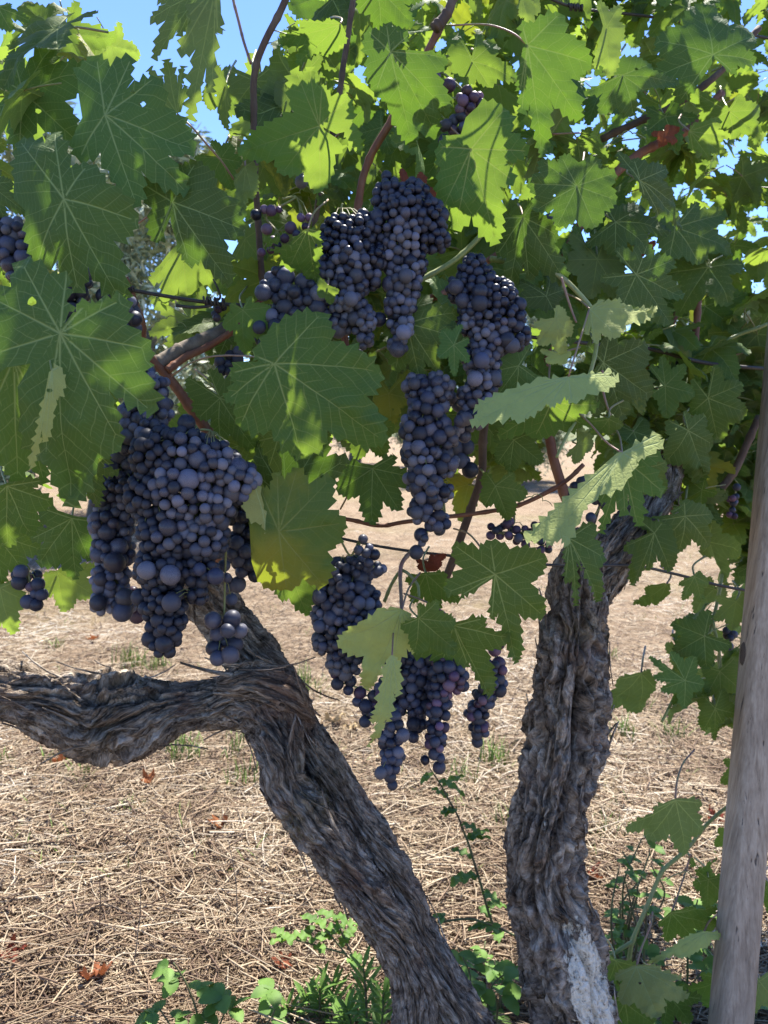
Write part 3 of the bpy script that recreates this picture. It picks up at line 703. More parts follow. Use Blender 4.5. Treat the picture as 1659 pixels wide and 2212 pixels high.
C_(V3, "sucker", 1.36, [(1368, 2035), (1340, 2050), (1305, 2075)], SHOOT, 4.5, 4)
C_(V3, "shoot", 1.38, [(1365, 2115), (1380, 2180), (1395, 2260)], SHOOT, 3.5, 3)
for pts in ([(1300, 800), (1302, 840), (1316, 890), (1320, 905)], [(1212, 600), (1230, 660), (1245, 697)]): C_(V2, "tendril", 1.12, pts, PETI, 2.8, 2.2)
for pts in ([(1365, 2040), (1350, 2080), (1380, 1990), (1405, 1930), (1410, 1860)],): pass

# ------------------------------------------------------------------ trellis wires, tie, post
def wire(name, label, pts, r=2.6, knot=None):
    o = thing(name, label, "wire", P(*pts[0][:3]), "trellis wires")
    pa = pixpath([(u, v, d, r) for u, v, d in pts], 50)
    vs, fs = tube(pa, 7); link("strand", mesh("strand", [v - o.location for v in vs], fs), WIRE, o)
    for (u, v, d, sz) in (knot or []):
        q = []
        for i in range(70):
            a = i * 0.75; q.append((P(u + (i - 35) / 70 * sz * 1.5 + sz * .12 * math.sin(a * .31), v + (i - 35) / 70 * sz * .15, d) + (RM @ Vector((0, math.cos(a), math.sin(a)))) * (sz * .28 / F * d), 2.4 / F * d))
        vs, fs = tube(q, 6); link("knot", mesh("knot", [x - o.location for x in vs], fs), WIRE, o)
    return o
W1 = wire("trellis_wire", "rusty trellis wire with a twisted knot, left of the centre grapes", [(235, 612, .99), (258, 622, 1.0), (460, 655, 1.04), (610, 664, 1.07), (900, 700, 1.16), (1300, 745, 1.32), (1395, 752, 1.36), (1530, 785, 1.42), (1700, 800, 1.5)], 4.2, [(462, 652, 1.035, 30), (275, 624, 1.0, 18)])
vs, fs = tube(pixpath([(380, 660, 1.02, 3.4), (420, 664, 1.03, 3.4), (455, 660, 1.035, 3.2), (468, 650, 1.04, 3), (476, 640, 1.03, 2.6), (468, 618, 1.02, 2.2), (460, 603, 1.02, 1.6)], 24), 6)
link("wire_end", mesh("wire_end", [v - W1.location for v in vs], fs), WIRE, W1)
wire("trellis_wire", "lowest trellis wire, crossing in front of the upright trunk head", [(700, 1155, 1.2), (830, 1182, 1.2), (970, 1200, 1.21), (1180, 1220, 1.21), (1360, 1222, 1.25), (1450, 1238, 1.34), (1560, 1266, 1.42), (1700, 1290, 1.5)], 3.2)
wire("trellis_wire", "topmost trellis wire against the sky, with a small wire loop", [(1150, -20, 1.3), (1240, 16, 1.34), (1340, 28, 1.38), (1440, 42, 1.42), (1700, 90, 1.5)], 3.0, [(1243, 16, 1.335, 20)])

def post_material():
    m, t, b = M("weathered_post"); n = N(t); oc = n.coord()
    g = n.noise(n.map(oc, (90, 90, 1.4)), 1, 6, 0.65, 0.5); g2 = n.noise(n.map(oc, (260, 260, 5)), 1, 4, 0.6); bl = n.noise(n.map(oc, (8, 8, 3)), 1, 4)
    c = n.ramp(n.math('MULTIPLY_ADD', g, 0.6, n.math('MULTIPLY', g2, 0.4)), [(0.30, (0.13, 0.098, 0.070)), (0.42, (0.30, 0.232, 0.168)), (0.55, (0.42, 0.335, 0.25)), (0.72, (0.54, 0.45, 0.35))])
    c = n.mix(n.math('MULTIPLY', n.math('MULTIPLY_ADD', bl, 5, -2.3, clamp=True), 0.6), c, (0.17, 0.125, 0.09))
    crk = n.math('MULTIPLY_ADD', n.noise(n.map(oc, (110, 110, 0.5)), 1, 3, 0.6, 0.2), 20, -13.0, clamp=True)
    c = n.mix(n.math('MULTIPLY', crk, 0.8), c, (0.035, 0.028, 0.024))
    n.put(b.inputs["Base Color"], c); b.inputs["Roughness"].default_value = 0.85
    n.put(b.inputs["Normal"], n.bump(n.math('SUBTRACT', n.math('ADD', g, n.math('MULTIPLY', g2, 0.6)), crk), 0.6, 0.004)); return m
pb = P(1560, 2420, 1.30); pt_ = P(1738, 300, 1.42)
po = thing("wooden_post", "weathered grey round wooden trellis post leaning at the right edge", "post", pb)
vs, fs = [], []
ax = pt_ - pb; n_, na = 160, 72; up = ax.cross(VIEW).normalized(); sd_ = ax.normalized().cross(up)
for i in range(n_):
    f = i / (n_ - 1); c = ax * f
    for k in range(na):
        a = 2 * math.pi * k / na; d = up * math.cos(a) + sd_ * math.sin(a)
        rr_ = 0.0335 * (1 + 0.02 * noise.noise(Vector((math.cos(a) * 1.5, math.sin(a) * 1.5, f * 6))) + 0.012 * noise.noise(Vector((math.cos(a) * 9, math.sin(a) * 9, f * 3))))
        rr_ *= (abs(math.cos(a)) ** 3.2 + abs(math.sin(a)) ** 3.2) ** (-1 / 3.2) * .955
        vs.append(c + d * rr_)
for i in range(n_ - 1):
    for k in range(na): k2 = (k + 1) % na; fs.append((i * na + k, i * na + k2, (i + 1) * na + k2, (i + 1) * na + k))
fs.append(tuple((n_ - 1) * na + k for k in range(na))); fs.append(tuple(reversed(range(na))))
link("shaft", mesh("shaft", vs, fs), post_material(), po)
# the knot: a raised dark disc of end grain on the front of the post
km, kt, kb = M("post_knot"); kn = N(kt); rg = kn.new("TexWave", wave_type='RINGS', rings_direction='Z'); rg.inputs["Scale"].default_value = 190; rg.inputs["Distortion"].default_value = 4
kt.links.new(kn.coord(), rg.inputs["Vector"]); kn.put(kb.inputs["Base Color"], kn.ramp(rg.outputs[1], [(0.1, (0.05, 0.035, 0.025)), (0.8, (0.12, 0.085, 0.06))])); kb.inputs["Roughness"].default_value = 0.9
def on_post(u, v, r=0.0335):
    o = CAMP; d = (P(u, v, 1) - o).normalized(); a = ax.normalized(); w0 = o - pb
    A = d - a * d.dot(a); B = w0 - a * w0.dot(a); aa = A.dot(A); bb = 2 * A.dot(B); cc = B.dot(B) - r * r
    q = max(0, bb * bb - 4 * aa * cc); return o + d * ((-bb - math.sqrt(q)) / (2 * aa))
kc = on_post(1603, 1412); ko = kc - pb; kn_ = (ko - ax.normalized() * ko.dot(ax.normalized())).normalized(); ks = ax.normalized().cross(kn_)
vs, fs = [Vector((0, 0, 0)) + kn_ * .0022], []
for j, (q, h) in enumerate(((.5, .002), (.85, .0012), (1.1, -.003))):
    for k in range(20):
        a = k * math.pi / 10; vs.append(ax.normalized() * math.sin(a) * .021 * q + ks * math.cos(a) * .011 * q + kn_ * (h - (math.cos(a) * .011 * q) ** 2 / .071))
for k in range(20):
    k2 = (k + 1) % 20; fs.append((0, 1 + k, 1 + k2))
    for j in (0, 1): fs.append((1 + j * 20 + k, 1 + (j + 1) * 20 + k, 1 + (j + 1) * 20 + k2, 1 + j * 20 + k2))
k_ = link("knot", mesh("knot", vs, fs), km, po); k_.location = ko
# ------------------------------------------------------------------ the leaves that can be told apart, left to right
H = hero
def L(v, J, tips, d, mat='g', **k): return hero(v, J, tips, d, mat, **k)
# left, big and shaded
L(V1, (50, 200), [(-20, 150), (20, 105), (110, 82), (203, 135), (158, 292), (40, 330), (-40, 300)], .98, 'b', pet=.3, gx=.1, gy=0)
L(V1, (227, 248), [(120, 190), (205, 118), (280, 122), (330, 165), (414, 308), (398, 395), (290, 432), (150, 262)][1:7] + [(170, 330)], .90, 'b', sin=[.9, .6, .85, .8, .7, .6], gx=.1, gy=-.1, pet=.5, petiole=[(205, 330, .95), (200, 420, 1.02)])
L(V1, (138, 430), [(12, 395), (20, 275), (105, 262), (180, 355), (282, 460), (248, 636), (152, 612), (62, 562)][1:], .86, 'b', sin=[.85, .62, .9, .72, .75, .8], gx=.1, gy=.0, pet=.6, edge=.04, petiole=[(150, 400, .9), (190, 330, .98)])
L(V1, (373, 437), [(335, 520), (305, 395), (418, 350), (520, 490), (490, 607), (400, 560)], .93, 'b', sin=[.6, .62, .85, .8, .85], gx=-.2, gy=0, pet=.35, petiole=[(345, 450, .97), (285, 492, 1.02)], pm='p')
L(V1, (130, 720), [(-30, 765), (-20, 640), (38, 558), (138, 600), (176, 664), (255, 645), (307, 745), (320, 882), (245, 945), (120, 1087), (78, 985)], .79, 'b', sin=[.9, .95, .95, .25, 1.0, .95, .98, .62, .95, 1.0], gx=.15, gy=.0, pet=.55, petiole=[(70, 752, .8), (-20, 765, .83)])
L(V1, (112, 800), [(122, 795), (116, 860), (104, 940), (82, 985), (76, 975)], .775, 'p', sin=1.05, pet=.04, edge=.03, gx=.5, puck=.004, petiole=[(108, 780, .79), (110, 760, .80)])
L(V1, (30, 775), [(100, 790), (105, 930), (86, 1050), (30, 1040), (-60, 960)], .86, 'g', sin=.8, gx=.2)
L(V1, (15, 1050), [(85, 1040), (108, 1085), (62, 1160), (10, 1185), (-60, 1120)], .88, 'g', sin=.85, gy=.3)
L(V1, (190, 960), [(160, 905), (255, 950), (225, 1010), (248, 1020), (190, 1095), (148, 1060)], .90, 'g', sin=.85)
L(V1, (155, 1120), [(90, 1100), (60, 1170), (75, 1225), (155, 1262), (190, 1215), (215, 1130)], .98, 'b', sin=.85, petiole=[(160, 1090, 1.0), (170, 1040, 1.06)])
L(V1, (125, 1235), [(100, 1240), (95, 1290), (135, 1320), (200, 1285), (210, 1225)], 1.10, 'l', sin=.85, flip=True)
L(V1, (0, 1270), [(55, 1250), (52, 1300), (20, 1380), (-30, 1370), (-50, 1280)], 1.0, 'l', sin=.85, flip=True)
L(V1, (-10, 1150), [(40, 1110), (85, 1190), (50, 1240), (0, 1265), (-50, 1210)], 1.0, 'g', sin=.85)
L(V1, (-5, 15), [(20, 10), (62, 40), (20, 60), (-20, 75), (-60, 40)], .95, 'g', sin=.8)
L(V1, (-20, 400), [(-50, 440), (0, 462), (46, 452), (20, 390), (-10, 360)], .95, 'b', sin=.85)
# top left against the sky
L(V1, (432, -15), [(345, -10), (330, 22), (342, 95), (390, 62), (440, 50)], 1.0, 'g', flip=True, sin=.8, gx=.5, puck=.004, wave=.05)
L(V1, (466, -25), [(408, 30), (388, 100), (412, 225), (460, 180), (470, 60)], .98, 'l', flip=True, sin=.85, gx=.3, puck=.004, wave=.05)
L(V1, (383, 246), [(325, 200), (315, 143), (352, 122), (388, 135), (398, 185)], 1.0, 'l', flip=True, sin=.8, petiole=[(415, 275, 1.0), (445, 310, 1.02), (480, 350, 1.04), (505, 388, 1.06)], pm='p')
L(V1, (487, 185), [(465, 140), (447, 232), (482, 275), (492, 230)], 1.02, 'l', flip=True, sin=.85, puck=.004, wave=.05)
L(V1, (550, 175), [(480, 145), (490, 245), (545, 260), (600, 240), (625, 175), (590, 140)], 1.16, 'g', flip=True, sin=.8, gy=.3)
L(V1, (478, 342), [(420, 338), (448, 400), (500, 408), (520, 350), (498, 312), (455, 305)], 1.06, 'g', sin=.8)
L(V1, (530, 360), [(508, 390), (520, 462), (545, 420), (545, 350)], 1.03, 'l', flip=True, sin=.85)
L(V1, (735, 52), [(710, 45), (640, 46), (598, 95), (640, 142), (700, 120), (745, 85)], 1.0, 'g', sin=.85, gy=.8, petiole=[(738, 40, 1.02), (715, 38, 1.08), (705, 60, 1.14)], pm='p')
L(V1, (690, 272), [(745, 300), (690, 412), (610, 370), (515, 328), (635, 150), (665, 146), (695, 190), (748, 215), (772, 325)], .98, 'l', sin=[.75, .85, .85, .42, .95, .9, .9, .85], gx=-.1, gy=.35, droop=.05, petiole=[(720, 270, 1.0), (742, 276, 1.06), (722, 300, 1.14)])
L(V1, (585, 320), [(560, 290), (535, 350), (545, 410), (600, 420), (640, 370), (625, 300)], 1.12, 'l', sin=.8, flip=True)
L(V1, (620, 215), [(610, 160), (605, 230), (612, 250), (632, 210), (635, 150)], 1.1, 'g', flip=True, sin=.85)
# middle
L(V1, (593, 786), [(560, 772), (690, 672), (808, 782), (821, 936), (645, 977), (512, 908), (488, 855), (500, 800)], .88, 'g', sin=[.8, .78, .9, .8, .85, .95, .95], gx=-.1, gy=-.12, pet=.8, droop=.2, petiole=[(560, 772, .9), (480, 768, .96), (420, 780, 1.02), (370, 812, 1.06)], pm='p')
L(V1, (475, 860), [(405, 815), (430, 900), (470, 945), (550, 975), (590, 900), (530, 820), (450, 800)], 1.0, 'g', sin=.85)
L(V1, (620, 1075), [(540, 960), (520, 1010), (560, 1090), (690, 1090), (735, 1000), (690, 940), (600, 935)], 1.0, 'b', sin=.85)
L(V1, (603, 1148), [(562, 1060), (598, 1030), (640, 1022), (713, 1042), (742, 1135), (698, 1273), (618, 1277)], .90, 'y', sin=[.9, .95, .9, .85, .85, .9], gx=.1, gy=.15, pet=.7, label="yellowing leaf with a brown scorched upper edge", petiole=[(575, 1133, .95), (520, 1128, 1.02)])
L(V1, (566, 1100), [(548, 1040), (572, 1130), (585, 1200), (618, 1278), (600, 1230), (582, 1120)], .895, 'p', sin=.95, gx=.5, puck=.004, petiole=[(560, 1090, .92), (555, 1060, .95)])
L(V1, (625, 1215), [(560, 1195), (555, 1250), (600, 1290), (650, 1325), (690, 1290), (690, 1220)], 1.08, 'g', sin=.85)
L(V1, (525, 670), [(500, 655), (478, 700), (520, 755), (575, 720), (580, 660), (540, 640)], .98, 'l', sin=.8)
L(V1, (665, 495), [(630, 530), (575, 545), (570, 520), (620, 590), (680, 630), (690, 545), (685, 500)], .93, 'g', sin=.85, gy=.5)
L(V1, (708, 618), [(690, 600), (690, 640), (715, 655), (732, 628)], .95, 'l', sin=.85)
L(V1, (395, 530), [(320, 600), (340, 650), (400, 650), (470, 610), (450, 560)], 1.18, 'l', flip=True, sin=.8)
L(V1, (418, 795 - 100), [(325, 640), (320, 720), (360, 745), (440, 740), (470, 690), (430, 610), (350, 600)], 1.2, 'l', flip=True, sin=.8)
L(V1, (530, 515), [(490, 590), (520, 600), (560, 560), (570, 490), (520, 480)], 1.15, 'l', flip=True, sin=.8)
L(V1, (840, 850), [(805, 800), (810, 860), (845, 920), (880, 860), (885, 800)], 1.12, 'y', sin=.85)
L(V1, (805, 1012), [(735, 1000), (730, 1060), (800, 1130), (860, 1100), (890, 1030), (850, 985)], 1.1, 'b', sin=.85, petiole=[(770, 1040, 1.12), (735, 1100, 1.16)])
L(V1, (790, 930), [(740, 940), (770, 990), (830, 985), (850, 920), (800, 880)], 1.1, 'g', sin=.85)
L(V2, (880, 700), [(830, 690), (850, 790), (905, 822), (940, 790), (990, 720), (985, 660), (915, 632)], 1.02, 'g', sin=.8, gx=-.2)
L(V2, (980, 745), [(1000, 700), (958, 712), (950, 770), (985, 808), (1014, 780), (1012, 730)], .98, 'g', sin=.72)
L(V2, (843, 112), [(880, 75), (835, 55), (795, 65), (812, 190), (886, 302), (940, 275), (966, 230), (960, 115)], 1.0, 'b', sin=[.9, .9, .7, .8, .95, .85, .8], gx=-.1, gy=.25)
L(V2, (815, -25), [(775, -30), (780, 20), (830, 65), (905, 55), (930, 0)], .97, 'b', sin=.85, gy=.5)
L(V2, (1018, 322), [(953, 315), (960, 440), (985, 490), (1072, 518), (1105, 385), (1140, 322), (1090, 232)], 1.02, 'g', sin=[.85, .95, .8, .7, .75, .85], gx=-.1, gy=.2, droop=.15, pet=.6, petiole=[(1000, 300, 1.03), (960, 262, 1.08)])
L(V2, (1140, 98), [(1130, 60), (1208, 28), (1275, 132), (1255, 252), (1175, 335), (1128, 240), (1125, 190)], 1.04, 'b', sin=[.8, .78, .75, .62, .7, .9], gx=-.1, gy=.3, petiole=[(1105, 70, 1.05), (1050, 53, 1.08), (975, 55, 1.1)], pm='p')
L(V2, (1020, 132), [(985, 60), (1010, 180), (1060, 180), (1130, 160), (1075, 85), (1040, 52)], 1.1, 'g', sin=.8)
L(V2, (1017, 130), [(985, 80), (950, 130), (960, 165), (1000, 165)], 1.12, 'l', sin=.85, flip=True)
L(V2, (1125, -15), [(1128, 30), (1150, 70), (1170, 10), (1160, -40)], 1.08, 'l', flip=True, sin=.8)
L(V2, (1246, 402), [(1290, 347), (1328, 372), (1328, 430), (1285, 486), (1205, 485), (1160, 450), (1145, 395), (1172, 348), (1215, 340)], 1.08, 'b', sin=.93, gx=.0, gy=.1, pet=.75, droop=.05, petiole=[(1256, 370, 1.1), (1262, 330, 1.15)])
L(V2, (1382, 390), [(1345, 325), (1375, 345), (1450, 360), (1478, 430), (1517, 483), (1440, 462), (1395, 420)], 1.16, 'b', sin=.85, gx=.3)
L(V2, (1540, 118), [(1480, 205), (1425, 150), (1432, 72), (1530, -10), (1645, 60), (1640, 120), (1585, 152)], 1.24, 'b', sin=[.8, .85, .8, .75, .85, .8], gy=.1, gx=0)
L(V2, (1345, 162), [(1265, 200), (1300, 238), (1375, 245), (1385, 190), (1480, 170), (1400, 140), (1285, 160)], 1.2, 'b', sin=.82)
L(V2, (1575, 240), [(1500, 200), (1520, 270), (1590, 300), (1648, 295), (1650, 240), (1600, 210)], 1.3, 'g', sin=.85, gy=.8)
L(V2, (1490, 283), [(1500, 270), (1560, 262), (1590, 300), (1585, 345), (1540, 350), (1500, 330)], 1.2, 'l', sin=.8, gy=.5)
L(V2, (1330, 480), [(1268, 520), (1330, 540), (1400, 520), (1460, 470), (1390, 440), (1310, 445)], 1.22, 'b', sin=.85)
L(V2, (1459, 492), [(1440, 455), (1450, 550), (1520, 560), (1592, 530), (1580, 450), (1510, 435)], 1.28, 'g', sin=.85)
L(V2, (1130, 470), [(1085, 470), (1075, 540), (1092, 632), (1140, 590), (1225, 600), (1200, 500), (1160, 425)], 1.12, 'b', sin=.8, petiole=[(1125, 450, 1.14), (1118, 440, 1.2)])
L(V2, (1310, 60), [(1295, 0), (1340, 10), (1345, 60), (1318, 160), (1292, 140)], 1.12, 'l', flip=True, sin=.85)
L(V2, (1290, 560), [(1240, 500), (1225, 560), (1280, 640), (1340, 640), (1350, 560), (1310, 510)], 1.24, 'l', flip=True, sin=.85)
L(V2, (1375, 593), [(1300, 600), (1345, 662), (1452, 697), (1478, 640), (1460, 560), (1400, 530), (1330, 540)], 1.2, 'b', sin=.82)
L(V2, (1180, 640), [(1120, 590), (1130, 640), (1195, 665), (1230, 620), (1200, 575)], 1.16, 'b', sin=.85)
L(V2, (1304, 783), [(1270, 745), (1318, 722), (1395, 742), (1407, 855), (1350, 905), (1290, 900), (1260, 850)], 1.14, 'b', sin=.85, gx=.1)
L(V2, (1275, 668), [(1268, 720), (1285, 735), (1330, 720), (1420, 660), (1340, 648), (1300, 650)], 1.06, 'p', sin=.8, gy=-.5, puck=.008)
L(V2, (1200, 690), [(1155, 700), (1165, 740), (1225, 762), (1235, 720), (1205, 660)], 1.12, 'p', sin=.85)
L(V2, (1210, 770), [(1170, 755), (1180, 780), (1220, 785), (1235, 760)], 1.13, 'p', sin=.85)
L(V2, (1228, 814), [(1175, 822), (1030, 872), (1021, 906), (1128, 903), (1190, 870), (1235, 862), (1336, 812), (1320, 805)], 1.0, 'p', sin=[.95, .98, .9, .8, .8, .75, .95], edge=.02, gx=.1, gy=-.7, droop=.03, pet=.04, wave=.03, puck=.006, petiole=[(1235, 790, 1.0), (1260, 710, 1.04), (1272, 670, 1.06)], pm='p')
L(V2, (1190, 870), [(1075, 905), (1080, 950), (1160, 945), (1260, 920), (1300, 880), (1290, 850)], 1.05, 'g', sin=.9, gy=.4)
L(V2, (1120, 790), [(1150, 745), (1075, 800), (1065, 880), (1120, 880), (1180, 830)], 1.1, 'b', sin=.85)
L(V2, (1315, 905), [(1260, 920), (1290, 950), (1320, 945), (1350, 925), (1320, 900)], 1.04, 'g', sin=.85, gy=.9)
L(V2, (1250, 960), [(1225, 985), (1240, 1000), (1280, 960), (1285, 925), (1250, 920)], 1.1, 'l', sin=.85, flip=True)
L(V2, (1345, 979), [(1420, 938), (1425, 955), (1365, 990), (1288, 1062), (1228, 1168), (1190, 1160), (1136, 1152)], .98, 'p', sin=[1.05, 1.05, 1, 1, 1.05, 1.05], edge=.02, gx=-.2, gy=-.6, droop=.03, pet=.04, wave=.03, puck=.006, petiole=[(1310, 955, 1.0), (1275, 915, 1.03), (1252, 895, 1.05)], pm='p')
L(V2, (1345, 990), [(1300, 1080), (1300, 1150), (1350, 1110), (1380, 1135), (1432, 1060), (1425, 985)], 1.02, 'g', sin=.8)
L(V2, (1230, 1163), [(1222, 1200), (1225, 1250), (1255, 1306), (1262, 1230), (1306, 1296), (1305, 1200), (1280, 1130)], 1.08, 'b', sin=[.9, .85, .5, .5, .85, .85], droop=.2, petiole=[(1232, 1145, 1.1), (1240, 1110, 1.16)])
L(V2, (1070, 1241), [(1000, 1285), (968, 1280), (982, 1178), (1060, 1175), (1180, 1206), (1176, 1332), (1120, 1437), (1062, 1335)], 1.0, 'g', sin=[.95, .7, .8, .75, .68, .62, .6], gx=.1, gy=.1, petiole=[(1050, 1200, 1.02), (1015, 1155, 1.08), (980, 1142, 1.14)], pm='p')
L(V2, (980, 1351), [(1040, 1340), (1100, 1384), (1062, 1522), (1010, 1440), (950, 1452), (895, 1420), (935, 1360)], 1.0, 'g', sin=[.8, .62, .7, .8, .8, .85], gx=-.1, gy=.3, petiole=[(962, 1325, 1.02), (920, 1300, 1.04), (872, 1282, 1.06)], pm='p')
L(V2, (905, 1336), [(870, 1352), (900, 1410), (990, 1410), (985, 1345), (945, 1300), (905, 1305)], .95, 'g', sin=.75)
L(V2, (868, 1318), [(830, 1320), (735, 1402), (800, 1511), (850, 1440), (898, 1410), (890, 1340)], .97, 'p', sin=[.85, .8, .75, .85, .85], gx=.2, gy=.3, puck=.008)
L(V2, (847, 1415), [(835, 1440), (815, 1560), (818, 1622), (845, 1560), (862, 1500), (858, 1430)], .93, 'p', sin=.92, gx=.4, puck=.005)
L(V2, (920, 1240), [(880, 1250), (890, 1300), (940, 1330), (990, 1300), (960, 1240)], 1.1, 'g', sin=.85)
L(V2, (1070, 1050), [(1050, 1020), (1048, 1090), (1100, 1120), (1140, 1060), (1110, 1020)], 1.12, 'g', sin=.8)
L(V2, (1110, 950), [(1070, 930), (1075, 1000), (1100, 1020), (1170, 1000), (1160, 930)], 1.12, 'b', sin=.85)
# right
L(V3, (1530, 860), [(1498, 820), (1495, 890), (1552, 957), (1612, 892), (1603, 830), (1545, 790)], 1.3, 'g', sin=.82)
L(V3, (1437, 833), [(1410, 850), (1440, 902), (1500, 850), (1480, 790), (1430, 770), (1405, 790)], 1.28, 'g', sin=.75)
L(V3, (1487, 930), [(1448, 910), (1452, 1000), (1545, 1056), (1542, 960), (1525, 900), (1480, 890)], 1.3, 'b', sin=.85)
L(V2, (1400, 1010), [(1360, 1000), (1370, 1080), (1440, 1070), (1440, 1000), (1420, 970)], 1.2, 'g', sin=.85)
L(V3, (1414, 1151), [(1352, 1180), (1370, 1262), (1400, 1230), (1450, 1230), (1430, 1130), (1380, 1120)], 1.22, 'g', sin=.75)
L(V3, (1480, 1115), [(1395, 1130), (1420, 1200), (1480, 1190), (1550, 1180), (1545, 1110), (1480, 1085)], 1.26, 'g', sin=.82)
L(V3, (1590, 1300), [(1548, 1290), (1545, 1340), (1580, 1360), (1620, 1330), (1610, 1280)], 1.42, 'l', sin=.8, flip=True)
L(V3, (1440, 1262), [(1400, 1275), (1377, 1322), (1420, 1310), (1446, 1280), (1445, 1262)], 1.3, 'l', sin=.85, gy=.9)
L(V3, (1500, 1245), [(1472, 1260), (1480, 1295), (1525, 1300), (1535, 1260), (1510, 1235)], 1.3, 'g', sin=.8)
L(V3, (1385, 1455), [(1345, 1470), (1318, 1555), (1400, 1553), (1420, 1490), (1400, 1450)], 1.4, 'g', flip=True, sin=.85)
L(V3, (1480, 1470), [(1407, 1420), (1415, 1465), (1430, 1490), (1480, 1530), (1520, 1480), (1500, 1420), (1450, 1410)], 1.36, 'b', sin=.72)
L(V3, (1545, 1530), [(1515, 1500), (1520, 1580), (1545, 1605), (1560, 1560), (1595, 1545), (1560, 1490)], 1.38, 'g', sin=.75)
L(V3, (1555, 1450), [(1520, 1440), (1530, 1500), (1560, 1530), (1600, 1490), (1590, 1420)], 1.42, 'g', sin=.8)
L(V3, (1470, 1400), [(1440, 1390), (1460, 1440), (1500, 1450), (1550, 1420), (1520, 1385)], 1.44, 'l', flip=True, sin=.85)
L(V3, (1459, 1729), [(1420, 1745), (1358, 1796), (1410, 1818), (1485, 1848), (1518, 1795), (1512, 1735)], 1.3, 'g', sin=.93, gx=.1, flip=True, petiole=[(1462, 1690, 1.32), (1475, 1650, 1.36), (1500, 1620, 1.4)])
L(V3, (1490, 1850), [(1495, 1870), (1530, 1875), (1560, 1865), (1565, 1930), (1510, 1900)], 1.4, 'g', sin=.85)
L(V3, (1530, 1900), [(1505, 1880), (1500, 1910), (1530, 1965), (1580, 1950), (1570, 1890)], 1.4, 'g', sin=.85)
L(V3, (1450, 1972), [(1425, 2000), (1440, 2035), (1500, 2030), (1560, 2010), (1550, 1965), (1490, 1965)], 1.34, 'g', sin=.9, gy=.8, petiole=[(1462, 1940, 1.36), (1485, 1870, 1.4), (1492, 1845, 1.4)])
L(V3, (1520, 2015), [(1480, 2030), (1425, 2078), (1480, 2065), (1530, 2040), (1560, 2020)], 1.31, 'p', sin=.9, gy=-.5)
L(V3, (1375, 2088), [(1330, 2110), (1340, 2160), (1420, 2195), (1485, 2150), (1470, 2110), (1420, 2090)], 1.28, 'p', sin=.85, gy=-.5, petiole=[(1385, 2050, 1.3), (1405, 2000, 1.32), (1410, 1970, 1.34)])
L(V3, (1330, 2075), [(1312, 2070), (1318, 2130), (1360, 2190), (1400, 2160), (1380, 2095)], 1.3, 'g', flip=True, sin=.88, gy=.8)
L(V3, (1640, 2120), [(1615, 2090), (1605, 2150), (1630, 2212), (1690, 2180), (1690, 2090)], 1.3, 'l', flip=True, sin=.85)
L(V3, (1660, 1910), [(1640, 1890), (1635, 1960), (1670, 1980), (1710, 1940), (1690, 1880)], 1.4, 'g', sin=.85)
L(V2, (890, 405), [(868, 360), (868, 400), (900, 432), (945, 425), (910, 370)], 1.08, 'd', sin=.9, label="small withered red-brown leaf above the grapes")
L(V2, (1435, 285), [(1410, 285), (1425, 310), (1465, 300), (1470, 275), (1440, 270)], 1.3, 'd', sin=.85, label="curled dead brown leaf under the cane", wave=.3)
L(V2, (1395, 530), [(1370, 530), (1378, 560), (1405, 545), (1415, 520)], 1.26, 'd', sin=.9, label="small dead red leaf", wave=.3)
L(V2, (925, 1215), [(895, 1210), (900, 1228), (950, 1225), (960, 1205), (930, 1200)], 1.14, 'd', sin=.9, label="dry tan leaf scrap on the wire", wave=.3)

L(V3, (1350, 2165), [(1325, 2160), (1320, 2230), (1370, 2270), (1430, 2240), (1400, 2170)], 1.28, 'g', sin=.85, gy=.6)
L(V3, (1560, 2110), [(1520, 2110), (1500, 2160), (1545, 2215), (1600, 2180), (1600, 2115)], 1.40, 'g', sin=.82, gy=.5)
L(V3, (1440, 2140), [(1420, 2190), (1440, 2240), (1500, 2230), (1520, 2170), (1480, 2130)], 1.36, 'b', sin=.8, gy=.6)
L(V3, (1575, 1800), [(1555, 1790), (1548, 1830), (1575, 1862), (1605, 1830), (1600, 1790)], 1.42, 'l', sin=.8)
L(V3, (1600, 1650), [(1565, 1640), (1560, 1690), (1590, 1720), (1625, 1690), (1620, 1640)], 1.42, 'g', sin=.8)
# ------------------------------------------------------------------ the rest of the canopy, behind them
HOLES = [[(-200, -300), (640, -300), (600, 60), (545, 130), (500, 240), (505, 350), (420, 400), (380, 300), (300, 120), (100, 40), (-200, 60)],
         [(255, 380), (390, 360), (400, 470), (420, 560), (350, 760), (255, 720)], [(1165, 940), (1290, 920), (1260, 1110), (1165, 1080)], [(720, 1010), (905, 1000), (880, 1160), (720, 1160)]]
FLOOR = [(-200, 1190), (60, 1190), (210, 1180), (520, 1080), (560, 1180), (720, 1160), (760, 1020), (870, 1020), (920, 1090), (1010, 1170), (1150, 1120), (1210, 960), (1320, 1060), (1400, 1150), (1500, 1250), (1560, 1500), (1850, 1600)]
def allowed(u, v, r):
    for k in range(len(FLOOR) - 1):
        if FLOOR[k][0] <= u < FLOOR[k + 1][0]:
            a, b = FLOOR[k], FLOOR[k + 1]
            if v + r * .75 > a[1] + (b[1] - a[1]) * (u - a[0]) / (b[0] - a[0]): return False
    for p in HOLES:
        for du, dv in ((0, 0), (r * .6, 0), (-r * .6, 0), (0, r * .7), (0, -r * .4)):
            if inpoly(u + du, v + dv, p): return False
    return True
QUOTA = {V1: 26, V2: 24, V3: 66}
cnt = {V1: 0, V2: 0, V3: 0}; rest = {V1: [], V2: [], V3: []}
